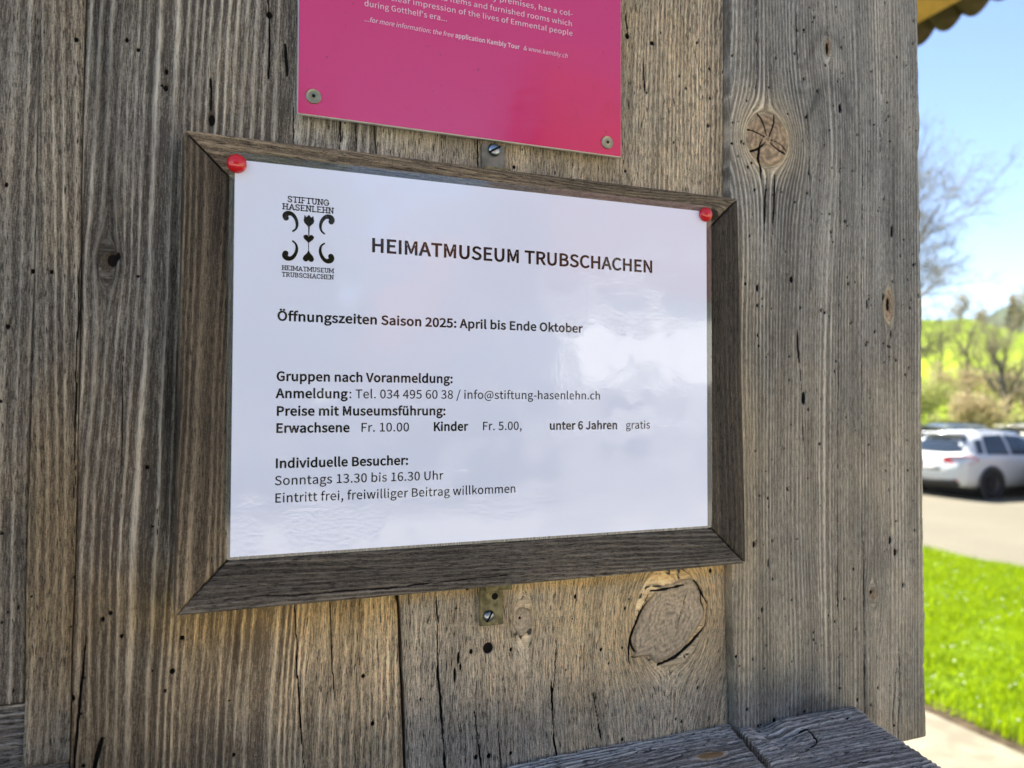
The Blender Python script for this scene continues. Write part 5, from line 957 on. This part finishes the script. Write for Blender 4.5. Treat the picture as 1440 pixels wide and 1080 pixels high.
    bm = bmesh.new(); box_bm(bm, (.0, -.74, .30), (.22, .74, .52), .05); put('bumper', bm, M['clad'], t)
    bm = bmesh.new(); box_bm(bm, (-.012, -.27, .66), (.03, .27, .77), .006); put('number_plate', bm, plain('plate', (.32, .32, .31), .5), t)
    for wx in (.92, 3.58):
        for sd in (1, -1):
            Mx = Matrix.Translation((wx, sd*.83, .36)) @ Matrix.Rotation(-sd*math.radians(90), 4, 'X')
            bm = bmesh.new(); lathe_bm(bm, [(.20, -.11), (.32, -.115), (.36, -.08), (.36, .08), (.32, .115), (.24, .12)], 28, Mx); wh = put('wheel', bm, M['tyre'], t)
            bm = bmesh.new(); lathe_bm(bm, [(.235, .122), (.22, .10), (.07, .115), (0, .125)], 20, Mx); put('rim', bm, M['rim'], wh)
            bm = bmesh.new(); lathe_bm(bm, [(.35, .085), (.44, .118), (.445, .128), (.35, .131), (.35, .085)], 28, Mx); put('wheel_arch', bm, M['clad'], t)
        bm = bmesh.new(); lathe_bm(bm, [(0, -.70), (.36, -.70), (.36, .70), (0, .70)], 16, Matrix.Translation((wx, 0, .36)) @ Matrix.Rotation(math.radians(90), 4, 'X')); put('wheel_well', bm, M['clad'], t, False)
    return t
white = paint('white_car_paint', (.60, .615, .63)); cream = paint('pale_car_paint', (.80, .74, .50)); darkp = paint('dark_blue_car_paint', (.03, .035, .06)); silver = paint('silver_grey_car_paint', (.28, .30, .33))
car('parked_car', gpx(1388, 701), 90, white, 'white sport utility car parked with its rear window and red tail light towards us')
car('parked_car', gpx(1344, 668), 98, cream, 'pale car parked behind the white one, only its roof showing above it')
car('parked_car', gpx(1468, 668), 100, cream, 'pale car behind the white one, below the tree with the thick dark trunk')
car('parked_car', gpx(1285, 668), 60, silver, 'grey car mostly hidden behind the corner plank, left of the white car')
car('parked_car', gpx(1584, 712), 76, darkp, 'dark car with red tail light parked just right of the white car')

# ------------------------------------------------------------------ across the yard, behind the photographer: what the gloss of the notice and the sign mirrors
M['render'] = plain('white_house_render', (.87, .85, .80), .9, .2, 0, .06, 3)
M['redroof'] = plain('red_brown_roof', (.15, .062, .045), .85, .2, 0, .25, 5)
M['yard'] = plain('yard_bounce_paving', (.42, .39, .33), .95, .15, 0, .12, 3)  # kept pale for the light it throws back onto the wall
M['pane'] = plain('window_pane', (.05, .06, .07), .1, .6)
def farmhouse(x0, x1, y0, y1, zw, zr, label, hip=3.0, wallm='render'):
    t = empty('farmhouse', ((x0+x1)/2, (y0+y1)/2, 0), label, 'house')
    box('lower_wall', (x0-.03, y0-.03, 0), (x1+.03, y1+.03, 2.72), M['stone'], t); box('wall', (x0, y0, 2.721), (x1, y1, zw), M[wallm], t)
    e = .3; yr = (y0+y1)/2; vs = [(x0-e, y1+e, zw-.1), (x1+e, y1+e, zw-.1), (x1+e, y0-e, zw-.1), (x0-e, y0-e, zw-.1), (x0+hip, yr, zr), (x1-hip, yr, zr)]
    me = bpy.data.meshes.new('roof'); me.from_pydata(vs, [], [(0, 4, 5, 1), (1, 5, 2), (2, 5, 4, 3), (3, 4, 0), (0, 1, 2, 3)]); me.update(); bm = bmesh.new(); bm.from_mesh(me); bmesh.ops.recalc_face_normals(bm, faces=bm.faces); bm.to_mesh(me); bm.free()
    r = link('roof', me, M['redroof'], t, False); box('chimney', ((x0+x1)/2-.4, yr-.4, zr-.9), ((x0+x1)/2+.4, yr+.4, zr+.9), M['plaster'], r)
    n = int((x1-x0)/2.6)
    for k in range(n):
        xc = x0+(k+.5)*(x1-x0)/n
        w_ = box('window', (xc-.55, y1+.032, 1.1), (xc+.55, y1+.08, 2.4), M['dark'], t); box('pane', (xc-.47, y1+.082, 1.18), (xc+.47, y1+.09, 2.32), M['pane'], w_)
    return t
farmhouse(6.9, 25, -25, -14.5, 4.85, 12.2, 'broad white farmhouse with a red brown hipped roof across the sunny yard', 1.5)
farmhouse(4.6, 12.5, -37, -26.5, 3.6, 10.2, 'dark timber farmhouse further back across the yard', 2.0, 'dark')
sheet('yard', [(-14, -14.4), (30, -14.4), (30, -3.21), (-14, -3.21)], .006, M['yard'])  # unseen sheet, added to bounce sunlight onto the shaded wall and notice
M['core'] = plain('hedge_core_twigs', (.03, .045, .015), .95, .1, 0, .4, 12)
M['hedge'] = leafy('dark_hedge_leaves', (.03, .06, .012), (.06, .10, .02), .2)
hd = empty('hedge', (-3, -16.5, 0), 'clipped dark green hedge across the yard beside the white farmhouse', 'hedge')
rnd = np.random.RandomState(9); n = 26000; p = np.stack([rnd.uniform(-12, 6.2, n), -16.5+rnd.uniform(-.62, .62, n), rnd.uniform(.05, 2.0, n)], -1)
link('foliage', leaves(p, .11, rnd, 'foliage'), M['hedge'], hd); box('core', (-11.9, -17.0, .0), (6.1, -16.1, 1.85), M['core'], hd)

for k, (x, y, h, wd) in enumerate(((-3.2, -21, 10.5, 3.4), (1.2, -23, 11.5, 3.6), (-8.5, -22, 12, 4.0))):
    t = empty('evergreen_tree', (x, y, 0), ('dark evergreen tree behind the clipped hedge, middle one of three', 'dark evergreen tree behind the clipped hedge, nearest the white farmhouse', 'tallest dark evergreen tree behind the clipped hedge')[k], 'tree', 'evergreen trees across the yard')
    b = np.array([x, y, 0.]); V, Q = tubes([(b, b+[0, 0, h*.95], .22, .03)], 8); link('trunk', mesh_np('trunk', V, Q), M['bark'], t)
    n = 7000; hh = rnd.beta(1.3, 1.5, n)*(h-.6)+.6; rr2 = wd*np.sqrt(rnd.rand(n))*np.sin(np.clip(hh/h, 0, 1)*math.pi)**.6*(.75+.25*np.sin(hh*4+k)); aa = rnd.uniform(0, 6.28, n)
    link('crown', leaves(b+np.stack([rr2*np.cos(aa), rr2*np.sin(aa), hh], -1), .22, rnd, 'crown'), M['hedge'], t)

# the air: one closed box of thin haze round everything
bm = bmesh.new(); box_bm(bm, (-950, -950, -3), (1650, 1650, 190)); hz = link('haze', bm_mesh('haze', bm), None, None, False)
hm = bpy.data.materials.new('thin_haze'); hm.use_nodes = True; ht = hm.node_tree; ht.nodes.remove(ht.nodes['Principled BSDF'])
vol = ht.nodes.new('ShaderNodeVolumePrincipled'); vol.inputs['Color'].default_value = (.88, .93, 1, 1); vol.inputs['Density'].default_value = .00012
ht.links.new(vol.outputs[0], ht.nodes['Material Output'].inputs['Volume']); hz.data.materials.append(hm); tag(hz, kind='stuff')
